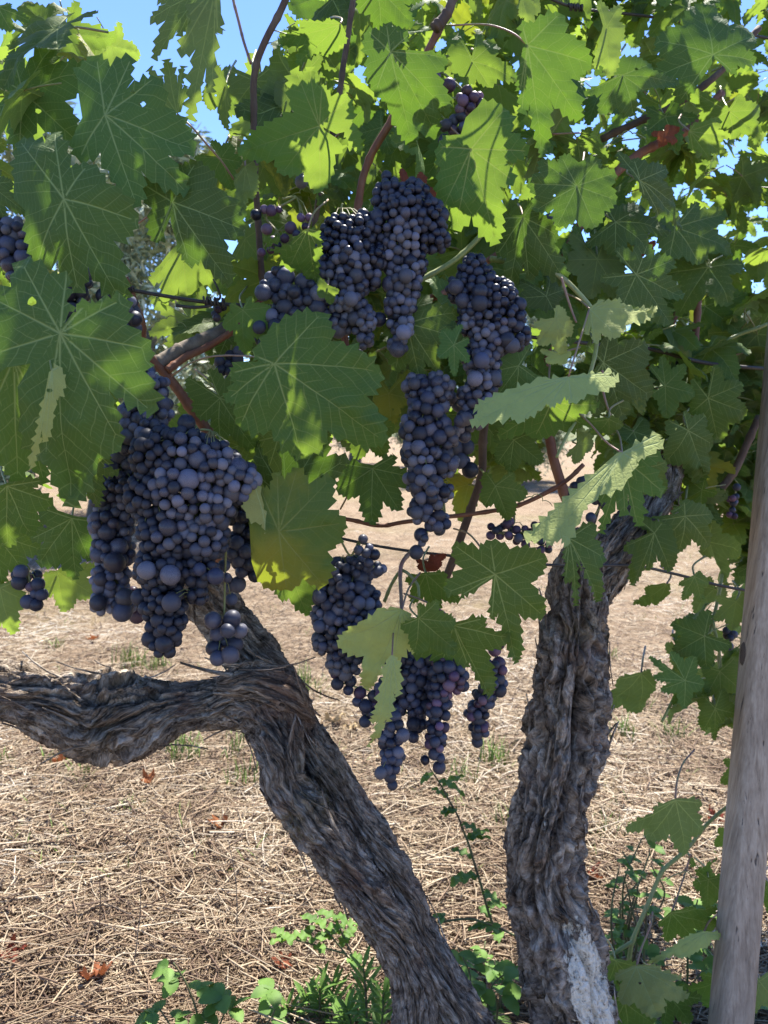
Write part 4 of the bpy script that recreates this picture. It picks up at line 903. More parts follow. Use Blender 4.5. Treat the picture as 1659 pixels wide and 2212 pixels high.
def filler(u, v, dd, mats='gggbblly', thick=.5):
    if u > 1540 and dd < .3: dd = .3 + dd * .3
    d = row(u) + dd; size = R.uniform(.056, .10)
    far = min(1, max(0, dd / thick))
    n = Vector((R.gauss(0, .45), R.gauss(0, .45) + (-.75 + 1.3 * far), R.uniform(.15, .9)))
    Mx = generic_matrix(P(u, v - size / d * F * .45, d), n, size)
    vv = V1 if u < 800 else (V2 if u < 1340 else V3)
    mat = R.choice(mats); ti = R.randrange(len(TEMPL))
    if cnt[vv] < QUOTA[vv]:
        cnt[vv] += 1; o = link("leaf", template(ti, mat), None, vv)
        o.matrix_local = Matrix.Translation(-vv.location) @ Mx
    else: rest[vv].append((ti, mat, Mx))
k = 0; tries = 0
while k < 460 and tries < 20000:
    tries += 1; u = R.uniform(-160, 1820); v = R.uniform(-260, 1640)
    if u < 1000 and R.random() < .45: continue
    dd = R.uniform(.16, .62) if R.random() < .8 else R.uniform(.05, .2)
    d = row(u) + dd
    if not allowed(u, v, .085 / d * F): continue
    filler(u, v, dd); k += 1
# the far face of the row on the right
for _ in range(270):
    u = R.uniform(560, 1850); v = R.uniform(-200, 1150); dd = R.uniform(.45, .8 if u < 1100 else 1.0)
    if allowed(u, v, .08 / (row(u) + dd) * F): filler(u, v, dd, 'ggl')
for _ in range(90):
    u = R.uniform(1290, 1690); v = R.uniform(760, 1230); dd = R.uniform(.08, .5)
    if allowed(u, v, .075 / (row(u) + dd) * F): filler(u, v, dd, 'ggbl')
for _ in range(30):
    u = R.uniform(1490, 1700); v = R.uniform(1200, 1600); filler(u, v, R.uniform(.12, .3), 'ggbl')
for _ in range(22):
    filler(R.uniform(1620, 1850), R.uniform(650, 1350), R.uniform(.15, .4), 'ggbl')
for _ in range(30):
    u = R.uniform(700, 1160); v = R.uniform(780, 1080); dd = R.uniform(.2, .6)
    if allowed(u, v, .07 / (row(u) + dd) * F): filler(u, v, dd, 'ggbl')
for _ in range(60):
    u = R.uniform(1420, 1900); v = R.uniform(250, 950); filler(u, v, R.uniform(.25, .9), 'ggl')
for _ in range(80):
    u = R.uniform(560, 1010); v = R.uniform(120, 820); dd = R.uniform(.3, .65)
    if allowed(u, v, .06 / (row(u) + dd) * F): filler(u, v, dd, 'ggl')
for _ in range(44):
    u = R.uniform(1000, 1500); v = R.uniform(850, 1010); dd = R.uniform(.25, .6)
    if allowed(u, v, .06 / (row(u) + dd) * F): filler(u, v, dd, 'ggbl')
for _ in range(44):  # unseen canopy leaves above the picture, added to shade the big left leaves
    u = R.uniform(150, 800); v = R.uniform(-620, -190); filler(u, v, R.uniform(-.05, .4), 'ggb')
# bring the remaining leaves of each vine together
for vv, items in rest.items():
    if not items: continue
    VV, FF, UV, MI = [], [], [], []; b = 0; mats = []
    for ti, mat, Mx in items:
        for mm in (LM[mat], PETG):
            if mm not in mats: mats.append(mm)
        me = TEMPL[ti]; co = np.empty(len(me.vertices) * 3); me.vertices.foreach_get("co", co); co = co.reshape(-1, 3)
        A = np.array(Mx); VV.append(co @ A[:3, :3].T + A[:3, 3] - np.array(vv.location))
        for p in me.polygons: FF.append([b + x for x in p.vertices]); MI.append(mats.index(PETG if p.material_index else LM[mat]))
        q = np.empty(len(me.loops) * 2); me.uv_layers["vein"].data.foreach_get("uv", q); UV.append(q); b += len(co)
    me = mesh("leaves", np.vstack(VV), FF); l = me.uv_layers.new(name="vein"); l.data.foreach_set("uv", np.concatenate(UV))
    for m_ in mats: me.materials.append(m_)
    me.polygons.foreach_set("material_index", MI)
    tag(link("leaves", me, None, vv), kind="stuff")

for vv, u, v, d, s in ((V2, 1300, 725, 1.1, 1), (V1, 700, 420, 1.08, -1), (V2, 1120, 1085, 1.14, 1), (V2, 1395, 300, 1.28, -1), (V1, 330, 700, 1.04, 1), (V3, 1500, 700, 1.46, -1), (V1, 620, 60, 1.02, 1), (V3, 1440, 1900, 1.36, 1)):
    pa = []
    for i in range(46):
        f = i / 45; r = 16 * max(0, f - .35) ** .6 * (1.25 - f)
        pa.append((P(u + s * (f * 70 + r * math.cos(f * 19)), v + f * 22 - 26 * math.sin(f * 2.6) + r * math.sin(f * 19), d + .02 * f), (1.5 - f * .8) / F * d))
    vs, fs = tube(pa, 6); link("tendril", mesh("tendril", [x - vv.location for x in vs], fs), PETG, vv)
# ------------------------------------------------------------------ bunches of grapes
def berry_mesh(sub, seed):
    bm = bmesh.new(); bmesh.ops.create_icosphere(bm, subdivisions=sub, radius=1.0)
    rr = random.Random(seed); sq = rr.uniform(.98, 1.07)
    for v in bm.verts:
        c = v.co.copy(); v.co.z *= sq
        v.co *= 1 + .03 * noise.noise(c * 1.1 + Vector((seed, 0, 0)))
        k = math.hypot(c.x, c.y)
        if c.z < -.9 and k < .16: v.co.z += .05 * (1 - k / .16)      # the small scar at the blossom end
    for f in bm.faces: f.smooth = True
    me = bpy.data.meshes.new("grape"); bm.to_mesh(me); bm.free(); return me
BER = [berry_mesh(4, i) for i in range(4)]; LOW = berry_mesh(2, 9)
BM = {(i, k): None for i in range(4) for k in GM}
for (i, k) in BM:
    m_ = BER[i].copy(); m_.materials.append(GM[k]); BM[i, k] = m_
LOWC = np.empty(len(LOW.vertices) * 3); LOW.vertices.foreach_get("co", LOWC); LOWC = LOWC.reshape(-1, 3)
LOWF = np.array([p.vertices[:] for p in LOW.polygons])
def bunch(label, d, blobs, kinds='gggd', rs=((20, .12), (13.5, .88)), seed=0, loose=1.0, stalk=None, bend=0.0, zs=1.0, spots=None, fat=1.06):
    """blobs (u, v, r [, extra depth]) are the shoulders and wings of the bunch; berries pack over and into them.
    rs: (radius, share) in picture units at the depth of the bunch"""
    r = random.Random(seed * 13 + 5); px = d / F
    B = []
    for b in blobs:
        dd = d + (b[3] if len(b) > 3 else 0); B.append((P(b[0], b[1], dd), b[2] * fat * px * dd / d))
    org = P(stalk[0][0], stalk[0][1], d) if stalk else (B[0][0] + Vector((0, 0, B[0][1])) if B else P(spots[0][0], spots[0][1], d))
    t = thing("grape_bunch", label, "bunch of grapes", org, "bunches of grapes")
    ber = []; grid = {}; cell = 2.1 * max(x[0] for x in rs) * px
    def key(p): return (int(math.floor(p.x / cell)), int(math.floor(p.y / cell)), int(math.floor(p.z / cell)))
    def ok(p, q, k):
        a = key(p)
        for i in (-1, 0, 1):
            for j in (-1, 0, 1):
                for l in (-1, 0, 1):
                    for (c, s) in grid.get((a[0] + i, a[1] + j, a[2] + l), ()):
                        if (c - p).length < (s + q) * k: return False
        return True
    def add(p, q): ber.append((p, q)); grid.setdefault(key(p), []).append((p, q))
    if spots:
        for (u, v, q, *dz) in spots: add(P(u, v, d + (dz[0] if dz else 0)), q * px)
    wts = [b[1] ** 2 for b in B]
    for (rp, share) in sorted(rs, reverse=True):
        area = sum(4 * math.pi * b[1] ** 2 for b in B) if B else 0
        q0 = rp * px; want = share * area / (math.pi * q0 * q0) * .9 / loose; got = 0
        for _ in range(int(want * 60) + 80 if B else 0):
            if got >= want and share < .5: break
            (c, br) = r.choices(B, wts)[0]
            n = Vector((r.gauss(0, 1), r.gauss(0, 1), r.gauss(0, 1))).normalized(); n.y *= zs
            q = q0 * r.uniform(.84, 1.14)
            p = c + n * max(br - q * .9, q * .3) * (1 if r.random() < .8 else r.uniform(.4, .9))
            if any((p - c2).length < b2 - q * 2.2 for (c2, b2) in B): continue
            if ok(p, q, .9 * loose if loose > 1 else .75): add(p, q); got += 1
    ber.sort(key=lambda x: (x[0] - CAMP).length - x[1] * 2)
    # stem: one rachis through the wings and a pedicel to each berry
    vs, fs = [], []
    line = [(P(u, v, d + .004), 2.6 * px) for (u, v) in stalk] if stalk else []
    spine = sorted([(c, b) for (c, b) in B], key=lambda x: -x[0].z)
    pth = line + ([(c, 2.0 * px) for c, b in spine] if len(ber) > 3 or not stalk else [(q[0], 1.2 * px) for q in sorted(ber, key=lambda x: -x[0].z)])
    if len(pth) > 1: tube([(Vector(q[:3]), q[3]) for q in catmull([(*p, s) for p, s in pth], len(pth) * 5)], 6, vs=vs, fs=fs)
    if not vs: tube([(org + Vector((0, 0, .012)), 2 * px), (org, 2 * px)] + [(q[0], 1.5 * px) for q in ber], 6, vs=vs, fs=fs) if len(ber) < 4 else tube([(org + Vector((0, 0, .012)), 2 * px), (org, 2 * px), (ber[0][0], 1.5 * px)], 6, vs=vs, fs=fs)
    nodes = [p for p, s in (pth or [(org, 0)])]
    for p, q in (ber[:220] if len(ber) > 3 else ()):
        nn = min(nodes, key=lambda z: (z - p).length + max(0, p.z - z.z) * 1.5); mid = (nn + p) / 2 + Vector((0, 0, .006))
        tube([(nn, .9 * px), (mid, .9 * px), (p, 1.3 * px)], 4, False, vs, fs)
    link("stem", mesh("stem", [v - t.location for v in vs], fs), PED, t)
    for p, q in ber[:100]:
        o = link("grape", BM[r.randrange(4), r.choice(kinds)], None, t, p - t.location)
        o.scale = (q, q, q); o.rotation_euler = (r.gauss(0, .7), r.gauss(0, .7), r.uniform(0, 6.28))
    if len(ber) > 100:
        rest_ = ber[100:]; V = np.vstack([LOWC * q + np.array(p - t.location) for p, q in rest_])
        Q = np.vstack([LOWF + i * len(LOWC) for i in range(len(rest_))])
        tag(link("grapes", npmesh("grapes", V, Q, True), GM[kinds[-1]], t), kind="stuff")
    return len(ber)
BIG = ((20.5, .07), (12.6, .93)); MED = ((17.5, .2), (12, .8)); SML = ((16.5, .06), (10.3, .94)); LRG = ((18, .75), (13, .25))
bunch("largest bunch, grey-blue and dense, hanging to a point left of the folded leaf", .90,
      [(345, 985, 62), (400, 985, 62), (460, 1010, 62), (512, 1040, 50), (395, 1055, 78), (450, 1090, 62), (330, 1070, 60), (365, 1150, 66), (440, 1160, 56), (352, 1225, 58), (430, 1230, 42), (428, 1280, 28), (352, 1300, 52), (360, 1350, 45), (356, 1388, 34)],
      'ggggd', BIG, 1, stalk=[(455, 930), (430, 930), (400, 960)], spots=[(403, 914, 20), (368, 1242, 21, -.03), (317, 1232, 20, -.03), (355, 1390, 21, -.01), (325, 1380, 20), (302, 1290, 20), (500, 1065, 22, -.01), (370, 1302, 20, -.03), (466, 1245, 18, -.03), (300, 1240, 16)])
bunch("shoulder bunch of small and large berries, topmost of the left grapes under the cut leaf", .93,
      [(305, 800, 28), (330, 835, 36), (300, 860, 30), (335, 885, 40), (290, 905, 40), (320, 935, 45), (275, 945, 38)], 'gggd', MED, 2, stalk=[(318, 790), (310, 800)], spots=[(331, 913 - 85 + 83, 20), (343, 790 + 120, 20), (331, 825, 19)])
bunch("dark bunch at the left side of the largest bunch, tipped with big berries", .97,
      [(255, 1000, 42), (275, 1060, 48), (235, 1070, 42), (240, 1130, 48), (245, 1190, 46), (240, 1250, 42), (225, 1300, 30), (262, 1310, 30)], 'dddg', MED, 3, stalk=[(300, 930), (280, 960)], spots=[(248, 1215, 22, -.03), (265, 1322, 21, -.02), (212, 1302, 18, -.02), (270, 1290, 20, -.02)])
bunch("dark reddish tip of a bunch between the two left bunches, low down", 1.02, [(290, 1325, 24), (285, 1290, 24)], 'dr', MED, 31)
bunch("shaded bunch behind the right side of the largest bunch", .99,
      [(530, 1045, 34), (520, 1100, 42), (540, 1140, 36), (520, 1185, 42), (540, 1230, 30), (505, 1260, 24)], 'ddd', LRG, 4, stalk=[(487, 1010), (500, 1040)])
bunch("sparse dangling bunch of ten large berries on a long bare stalk", .93,
      [], 'dddg', LRG, 5, stalk=[(487, 1100), (488, 1180), (486, 1250), (484, 1330), (480, 1370)], spots=[(460, 1340, 19, -.01), (502, 1336, 19, -.01), (470, 1368, 17), (492, 1362, 16, -.02), (518, 1362, 17), (462, 1400, 17), (497, 1415, 19, -.01), (470, 1422, 17, -.01), (508, 1392, 17), (485, 1385, 14, .01), (500, 1295, 14, .02), (484, 1222, 14, .02), (490, 1248, 11), (476, 1345, 9)])
bunch("handful of dark berries hanging at the far left below the leaves", 1.0, [], 'ddr', LRG, 6, stalk=[(60, 1225), (62, 1240), (66, 1270)],
      spots=[(45, 1235, 16), (42, 1258, 17), (60, 1300, 16), (78, 1306, 15), (82, 1262, 15), (66, 1268, 11), (90, 1284, 14), (75, 1282, 10), (36, 1243, 12, .02), (56, 1246, 13, .02), (80, 1242, 12, .03)])
bunch("dark bunch at the left edge half hidden by leaves", .96, [(5, 490, 30), (32, 500, 30), (8, 540, 34), (48, 545, 28), (30, 580, 26), (-20, 520, 34)], 'ddg', MED, 7, stalk=[(20, 470), (20, 490)])
bunch("dark bunch between the shaded left leaves, under the wire's end", .96, [(165, 550, 30), (170, 595, 32), (150, 640, 40), (160, 690, 38), (130, 680, 34), (135, 630, 30)], 'ddg', MED, 8, stalk=[(185, 560), (180, 580)])
bunch("few large berries beside the red cane, left of the wire knot", .97, [(240, 635, 30), (270, 665, 32), (285, 695, 28), (255, 690, 30)], 'ddg', MED, 9, stalk=[(240, 610), (246, 630)])
bunch("sliver of dark berries in the gap between two left leaves", .93, [(88, 770, 24), (90, 810, 22)], 'dd', MED, 10)
bunch("tall upper bunch in the middle, narrowing to a long tail with two pale berries", 1.02,
      [(845, 430, 42), (890, 430, 42), (870, 465, 58), (920, 475, 48), (835, 490, 45), (880, 515, 52), (940, 515, 34), (850, 550, 42), (885, 570, 38), (870, 615, 42), (865, 660, 36), (868, 700, 32), (860, 742, 24)],
      'ggggd', SML, 11, stalk=[(850, 380), (862, 400), (870, 440)], spots=[(843, 416, 17), (928, 452, 16), (882, 455, 15), (877, 596, 15, -.03), (872, 718, 16, -.03), (858, 755, 17, -.01), (818, 690, 16), (835, 380, 12)])
bunch("broad bunch of small berries left of the tall upper bunch, beside the folded leaf", 1.01,
      [(735, 505, 42), (775, 505, 40), (715, 545, 36), (760, 560, 52), (710, 595, 36), (755, 610, 45), (805, 555, 32), (800, 600, 28), (750, 655, 42), (780, 690, 34), (735, 700, 28), (790, 735, 20)], 'gggd', SML, 12,
      stalk=[(740, 440), (738, 450), (738, 490)], spots=[(742, 474, 15), (696, 517, 18), (712, 526, 17), (764, 556, 15, -.02), (784, 465, 15), (758, 646, 16, -.03), (738, 590, 14), (690, 640, 17)])
bunch("dark bunch with large berries under the wire, left of the broad bunch", 1.0,
      [(590, 625, 30), (620, 650, 36), (650, 650, 32), (600, 690, 32), (570, 735, 24), (640, 690, 28), (680, 650, 34), (690, 690, 26), (610, 600, 28), (660, 620, 30)], 'dddg', MED, 13, stalk=[(620, 580), (612, 610)], spots=[(568, 632, 18, -.02), (560, 707, 14, -.02), (572, 742, 15), (594, 704, 15, -.02), (585, 600, 14), (635, 630, 15, -.02)])
bunch("loose reddish and black berries in the sunlit leaves above the folded leaf", 1.03, [], 'drr', LRG, 14, stalk=[(610, 430), (640, 425), (600, 450), (575, 470), (600, 500)],
      spots=[(553, 464, 12), (571, 452, 9), (586, 455, 12), (576, 495, 12), (603, 453, 7), (590, 520, 10), (600, 530, 8), (628, 492, 13), (650, 470, 9), (615, 515, 10), (640, 505, 9), (660, 490, 9), (612, 545, 10), (585, 540, 9), (565, 545, 9), (655, 510, 8), (668, 470, 9)])
bunch("one lone blue berry with a tiny red one below the sun-dappled leaf", 1.04, [], 'g', LRG, 15, stalk=[(655, 345), (655, 360), (651, 380)], spots=[(651, 392, 14), (646, 374, 8), (656, 358, 5)])
bunch("curving short row of berries peeking out above the big middle leaf", 1.05, [(745, 775, 20), (770, 770, 16), (795, 790, 16)], 'ggd', SML, 16)
bunch("small dark bunch under the grey dead spur", 1.10, [(480, 790, 22), (510, 775, 24), (495, 810, 20), (515, 755, 16)], 'dd', ((13, 1),), 17, stalk=[(500, 745), (500, 770)])
bunch("tiny cluster of three berries just below the wire knot", 1.06, [], 'dr', LRG, 18, stalk=[(478, 655), (474, 670)], spots=[(471, 668, 9), (468, 686, 9), (482, 664, 8), (463, 678, 7)])
bunch("upper right bunch of mixed small and large berries, right of the tall bunch", 1.04,
      [(1025, 585, 34), (1000, 625, 34), (1040, 630, 44), (1070, 650, 46), (1035, 685, 46), (1090, 690, 42), (1112, 725, 32), (1060, 730, 44), (1040, 775, 40), (1045, 820, 36), (1025, 860, 36), (1020, 900, 30), (1000, 930, 22)],
      'gggd', SML, 19, fat=1.14, stalk=[(1010, 560), (1020, 580)], spots=[(1036, 655, 18, -.03), (1095, 735, 18, -.02), (1123, 657, 15, -.01), (1040, 575, 14), (1037, 630, 17, -.03), (1026, 818, 17, -.03), (1106, 792 - 46, 17, -.02), (985, 620, 17, -.02), (1000, 650, 16, -.02), (1040, 778, 17, -.04), (1006, 905, 15, -.03), (995, 970 - 60, 14, -.03)])
bunch("long hanging centre bunch of large spaced berries with a bare pale stalk in front", 1.03,
      [(900, 835, 32), (948, 838, 36), (925, 880, 44), (905, 925, 42), (955, 940, 38), (910, 978, 44), (958, 1000, 34), (915, 1035, 42), (925, 1078, 36), (957, 1062, 24), (908, 1105, 28), (945, 1128, 28), (910, 1160, 20), (902, 1190, 14)],
      'ddgg', ((14.5, .55), (10.5, .45)), 20, stalk=[(935, 800), (945, 850), (952, 930), (955, 1040), (957, 1100)], spots=[(924, 1015, 12, -.04), (932, 1060, 12, -.04)])
bunch("dark berries behind the right side of the long centre bunch", 1.12, [(1000, 1000, 24), (985, 970, 22), (1015, 1020, 14), (985, 870, 26), (1010, 960, 20)], 'ddd', LRG, 21)
bunch("red and purple half-ripe bunch high up among the leaves", 1.06, [(1010, 200, 18), (1030, 215, 20), (1000, 225, 22), (1010, 235, 18)], 'rrr', ((11.5, 1),), 22, stalk=[(960, 160), (985, 180), (1005, 200)], spots=[(970, 184, 15), (944, 166, 9), (946, 155, 8), (943, 174, 9)])
bunch("blackish bunch directly under the half-ripe red bunch", 1.07, [(990, 255, 20), (970, 270, 22), (1000, 280, 20), (960, 300, 16), (1005, 295, 12)], 'ddr', ((12, 1),), 23, stalk=[(1005, 235), (990, 255)])
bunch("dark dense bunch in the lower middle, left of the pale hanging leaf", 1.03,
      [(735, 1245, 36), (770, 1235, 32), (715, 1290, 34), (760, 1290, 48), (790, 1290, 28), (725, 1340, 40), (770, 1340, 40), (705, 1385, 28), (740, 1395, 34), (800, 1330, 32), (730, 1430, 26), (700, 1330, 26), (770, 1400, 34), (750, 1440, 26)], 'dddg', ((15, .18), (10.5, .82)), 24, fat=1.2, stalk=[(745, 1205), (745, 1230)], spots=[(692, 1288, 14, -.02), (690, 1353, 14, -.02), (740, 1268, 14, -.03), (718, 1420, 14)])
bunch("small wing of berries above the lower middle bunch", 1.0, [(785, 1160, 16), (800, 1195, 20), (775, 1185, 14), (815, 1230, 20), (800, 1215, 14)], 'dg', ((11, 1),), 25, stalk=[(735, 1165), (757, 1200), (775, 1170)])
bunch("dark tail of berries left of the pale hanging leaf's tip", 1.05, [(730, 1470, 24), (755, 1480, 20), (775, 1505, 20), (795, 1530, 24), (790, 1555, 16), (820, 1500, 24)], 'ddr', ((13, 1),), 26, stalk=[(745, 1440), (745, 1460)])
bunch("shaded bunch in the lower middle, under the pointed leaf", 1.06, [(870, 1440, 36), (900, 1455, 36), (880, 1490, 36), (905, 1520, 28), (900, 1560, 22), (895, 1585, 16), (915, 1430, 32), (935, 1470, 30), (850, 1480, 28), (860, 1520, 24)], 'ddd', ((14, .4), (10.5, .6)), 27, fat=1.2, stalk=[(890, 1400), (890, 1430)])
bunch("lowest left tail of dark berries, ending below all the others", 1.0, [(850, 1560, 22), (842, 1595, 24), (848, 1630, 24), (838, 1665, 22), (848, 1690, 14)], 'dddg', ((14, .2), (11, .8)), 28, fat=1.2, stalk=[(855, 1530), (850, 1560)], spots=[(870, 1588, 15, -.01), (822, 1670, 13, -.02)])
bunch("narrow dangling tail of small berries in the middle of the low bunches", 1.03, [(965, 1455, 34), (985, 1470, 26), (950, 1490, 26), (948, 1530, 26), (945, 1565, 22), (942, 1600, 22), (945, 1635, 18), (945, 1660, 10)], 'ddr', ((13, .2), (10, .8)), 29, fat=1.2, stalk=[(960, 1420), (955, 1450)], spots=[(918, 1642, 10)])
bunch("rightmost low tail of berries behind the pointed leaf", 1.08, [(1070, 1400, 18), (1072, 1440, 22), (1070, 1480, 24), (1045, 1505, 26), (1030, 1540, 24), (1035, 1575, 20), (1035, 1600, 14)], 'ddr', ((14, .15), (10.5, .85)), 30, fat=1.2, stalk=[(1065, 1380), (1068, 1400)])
bunch("shrivelled reddish bunch on the thin cane left of the upright trunk's head", 1.16, [(1070, 1150, 22), (1100, 1140, 26), (1125, 1160, 26), (1160, 1150, 24), (1175, 1180, 20), (1140, 1185, 18)], 'drr', ((9.5, 1),), 32, loose=1.15, stalk=[(1110, 1095), (1110, 1130)])
bunch("dark bunch hidden behind the pale slanting leaf", 1.14, [(1255, 1050, 24), (1285, 1045, 20), (1300, 1080, 22), (1280, 1120, 18), (1240, 1070, 16)], 'dd', ((11, 1),), 33)
bunch("single black berry peeping out beside the round leaf", 1.2, [], 'd', LRG, 34, stalk=[(1186, 450), (1186, 462)], spots=[(1187, 475, 14)])
bunch("small faraway bunch by the green tie, right side", 1.46, [(1478, 795, 14), (1490, 805, 10), (1466, 785, 8)], 'dd', ((7, 1),), 35)
bunch("small bunch beside the post, level with the upright trunk's head", 1.5, [(1585, 1080, 14), (1580, 1110, 14), (1590, 1055, 10)], 'dr', ((8, 1),), 36)
bunch("small bunch beside the post, below the lowest wire", 1.5, [(1575, 1370, 16), (1568, 1395, 14), (1582, 1350, 10)], 'dd', ((9, 1),), 37)
bunch("two blue berries seen through the hole in the big middle leaf", 1.0, [], 'd', LRG, 38, spots=[(655, 908, 12), (664, 915, 10), (652, 898, 7)])

# ------------------------------------------------------------------ weeds, dead leaves, stalks
wm, wt, wb = M("weed_leaf"); wn = N(wt); wr = wn.new("ObjectInfo").outputs["Random"]
wc = wn.ramp(wn.noise(wn.coord(), 22, 3), [(0.35, (0.075, 0.15, 0.03)), (0.65, (0.16, 0.27, 0.06))]); wn.put(wb.inputs["Base Color"], wc); wb.inputs["Roughness"].default_value = 0.55; wb.inputs["Specular IOR Level"].default_value = 0.2
wtl = wn.new("BsdfTranslucent"); wtl.inputs[0].default_value = (0.2, 0.34, 0.03, 1); wmx = wn.new("MixShader"); wmx.inputs[0].default_value = .3
wt.links.new(wb.outputs[0], wmx.inputs[1]); wt.links.new(wtl.outputs[0], wmx.inputs[2]); wt.links.new(wmx.outputs[0], wt.nodes["Material Output"].inputs[0])
def weed_leaf(vs, fs, base, d, up, ln, wd, lobes=0, rr=R, droop=.3, serr=0.0):
    d = d.normalized(); s = d.cross(up).normalized(); n = s.cross(d); b = len(vs); K = 14 if (lobes or serr) else 7
    for i in range(K + 1):
        f = i / K; w_ = wd * math.sin(math.pi * min(1, f * .93 + .05)) ** .75
        if lobes: w_ *= (0.62 + .38 * abs(math.sin(f * math.pi * lobes)))
        if serr: w_ *= 1 + serr * (1 if i % 2 else -1)
        c = base + d * ln * f + n * (-droop * ln * f * f) ; fo = n * w_ * .25
        wv = n * (wd * .3 * math.sin(f * 17 + b))  if lobes else n * 0
        vs += [c - s * w_ + fo + wv, c, c + s * w_ + fo - wv]
    for i in range(K):
        for k in (0, 1): fs.append((b + i * 3 + k, b + i * 3 + k + 1, b + i * 3 + k + 4, b + i * 3 + k + 3))
def weed(name, label, cat, stems, leafer, d0, group="weeds under the vines", leafmat=None):
    """stems: lists of (u, v, depth, r); leafer adds the foliage along each of them"""
    o = thing(name, label, cat, P(*stems[0][0][:3]), group); vs, fs, lv, lf = [], [], [], []
    for st in stems:
        pa = pixpath(st, 30, .0015); tube(pa, 6, vs=vs, fs=fs); leafer(pa, lv, lf)
    link("stem", mesh("stem", [v - o.location for v in vs], fs), STEMW, o)
    link("foliage", mesh("foliage", [v - o.location for v in lv], lf), leafmat or wm, o)
    return o
def lobed(pa, lv, lf):
    for i in range(2, 30, 2):
        for _ in range(1 if i > 22 else 1 + (i % 4 == 0)):
            a = i * 2.4 + R.uniform(-.4, .4); d = Vector((math.cos(a), math.sin(a) * .7, R.uniform(-.1, .45)))
            weed_leaf(lv, lf, pa[i][0], d, Vector((0, 0, 1)), R.uniform(.04, .065), R.uniform(.009, .014), 3, droop=.25)
weed("tall_weed", "tall spindly weed with wavy lobed leaves rising between the two trunks", "weed", [[(1080, 2020, 1.5, 3.2), (1060, 1985, 1.5, 3.2), (1035, 1900, 1.5, 3), (1000, 1790, 1.5, 2.6), (960, 1710, 1.5, 2.2), (930, 1660, 1.5, 1.6)]], lobed, 1.5)
def lance(pa, lv, lf):
    for i in range(4, 30, 2):
        for q in range(2):
            a = i * 2.4 + q * 3.1; up = .5 + i / 30
            weed_leaf(lv, lf, pa[i][0], Vector((math.cos(a), math.sin(a), up)), Vector((0, 0, 1)), R.uniform(.05, .08) * (1.1 - i / 60), .0045, 0, droop=.25)
weed("narrow_leaved_weed", "narrow-leaved upright weed at the bottom, left of the leaning trunk's foot", "weed", [[(690, 2290, 1.5, 3), (690, 2200, 1.5, 3), (692, 2130, 1.5, 2)], [(655, 2290, 1.5, 2), (640, 2230, 1.5, 2), (620, 2170, 1.5, 2)], [(670, 2290, 1.53, 2), (668, 2200, 1.53, 2), (664, 2150, 1.53, 2)], [(710, 2290, 1.53, 2), (716, 2190, 1.53, 2), (722, 2120, 1.53, 2)], [(725, 2290, 1.48, 2), (740, 2220, 1.48, 2), (745, 2180, 1.48, 1.6)]], lance, 1.4)
weed("narrow_leaved_weed", "narrow-leaved upright weed close against the leaning trunk's foot", "weed", [[(790, 2290, 1.42, 3), (792, 2180, 1.42, 3), (785, 2085, 1.42, 2)], [(815, 2290, 1.4, 3), (825, 2200, 1.4, 2.6), (830, 2140, 1.4, 2)], [(765, 2290, 1.42, 2), (760, 2220, 1.42, 2), (750, 2180, 1.42, 2)]], lance, 1.4)
def bramble(pa, lv, lf, sz=.036, step=3):
    for i in range(4, 30, step):
        a = i * 2.4 + R.uniform(-.5, .5); d = Vector((math.cos(a), math.sin(a) * .6, R.uniform(-.05, .35))).normalized(); b = pa[i][0] + d * .015
        s = d.cross(Vector((0, 0, 1))); z = R.uniform(.7, 1.25) * sz
        for dd in (d, d * .2 + s, d * .2 - s): weed_leaf(lv, lf, b, dd + Vector((0, 0, R.uniform(-.2, .15))), Vector((R.gauss(0, .25), R.gauss(0, .25), 1)), z, z * .36, 0, droop=.2, serr=.09)
weed("bramble", "bramble sprig with toothed three-part leaves at the bottom left", "bramble", [[(435, 2320, 1.42, 2.6), (425, 2190, 1.42, 2.4), (405, 2130, 1.42, 2), (375, 2080, 1.42, 1.6)], [(440, 2300, 1.42, 2), (480, 2200, 1.42, 2), (495, 2150, 1.42, 1.6)], [(440, 2310, 1.4, 2), (370, 2215, 1.4, 2), (345, 2180, 1.4, 1.6)], [(440, 2310, 1.4, 2), (530, 2255, 1.43, 2), (590, 2190, 1.44, 2), (605, 2130, 1.44, 1.6)]],
     lambda a, b, c: bramble(a, b, c, .036, 6), 1.4)
weed("thistle_sprig", "pale prickly-leaved sprig beside the leaning trunk, above the narrow weeds", "weed", [[(790, 2120, 1.55, 2.4), (745, 2060, 1.55, 2), (705, 2010, 1.55, 2), (680, 1985, 1.55, 1.5)], [(790, 2120, 1.55, 2), (740, 2020, 1.57, 2), (725, 1975, 1.57, 1.5)], [(745, 2060, 1.55, 2), (640, 2030, 1.53, 2), (610, 2020, 1.53, 1.4)]],
     lambda a, b, c: [weed_leaf(b, c, a[i][0], Vector((math.cos(i * 2.2), math.sin(i * 2.2) * .6, .35)), Vector((0, 0, 1)), R.uniform(.035, .05), .013, 4) for i in range(8, 30, 4)], 1.5)
def thicket(u0, u1, v0, v1, d0, d1, n):
    st = []
    for _ in range(n):
        u = R.uniform(u0, u1); v = R.uniform(v0, v1); d = R.uniform(d0, d1); h = R.uniform(90, 190)
        st.append([((u0 + u1) / 2, v1 + 40, (d0 + d1) / 2, 3), ((u0 + u1) / 4 + u / 2, (v1 + v) / 2 + 30, ((d0 + d1) / 2 + d) / 2, 2.8), (u, v, d, 2.4), (u + R.uniform(-25, 25), v - h * .5, d, 2), (u + R.uniform(-60, 60), v - h, d + R.uniform(-.05, .05), 1.4)])
    return st
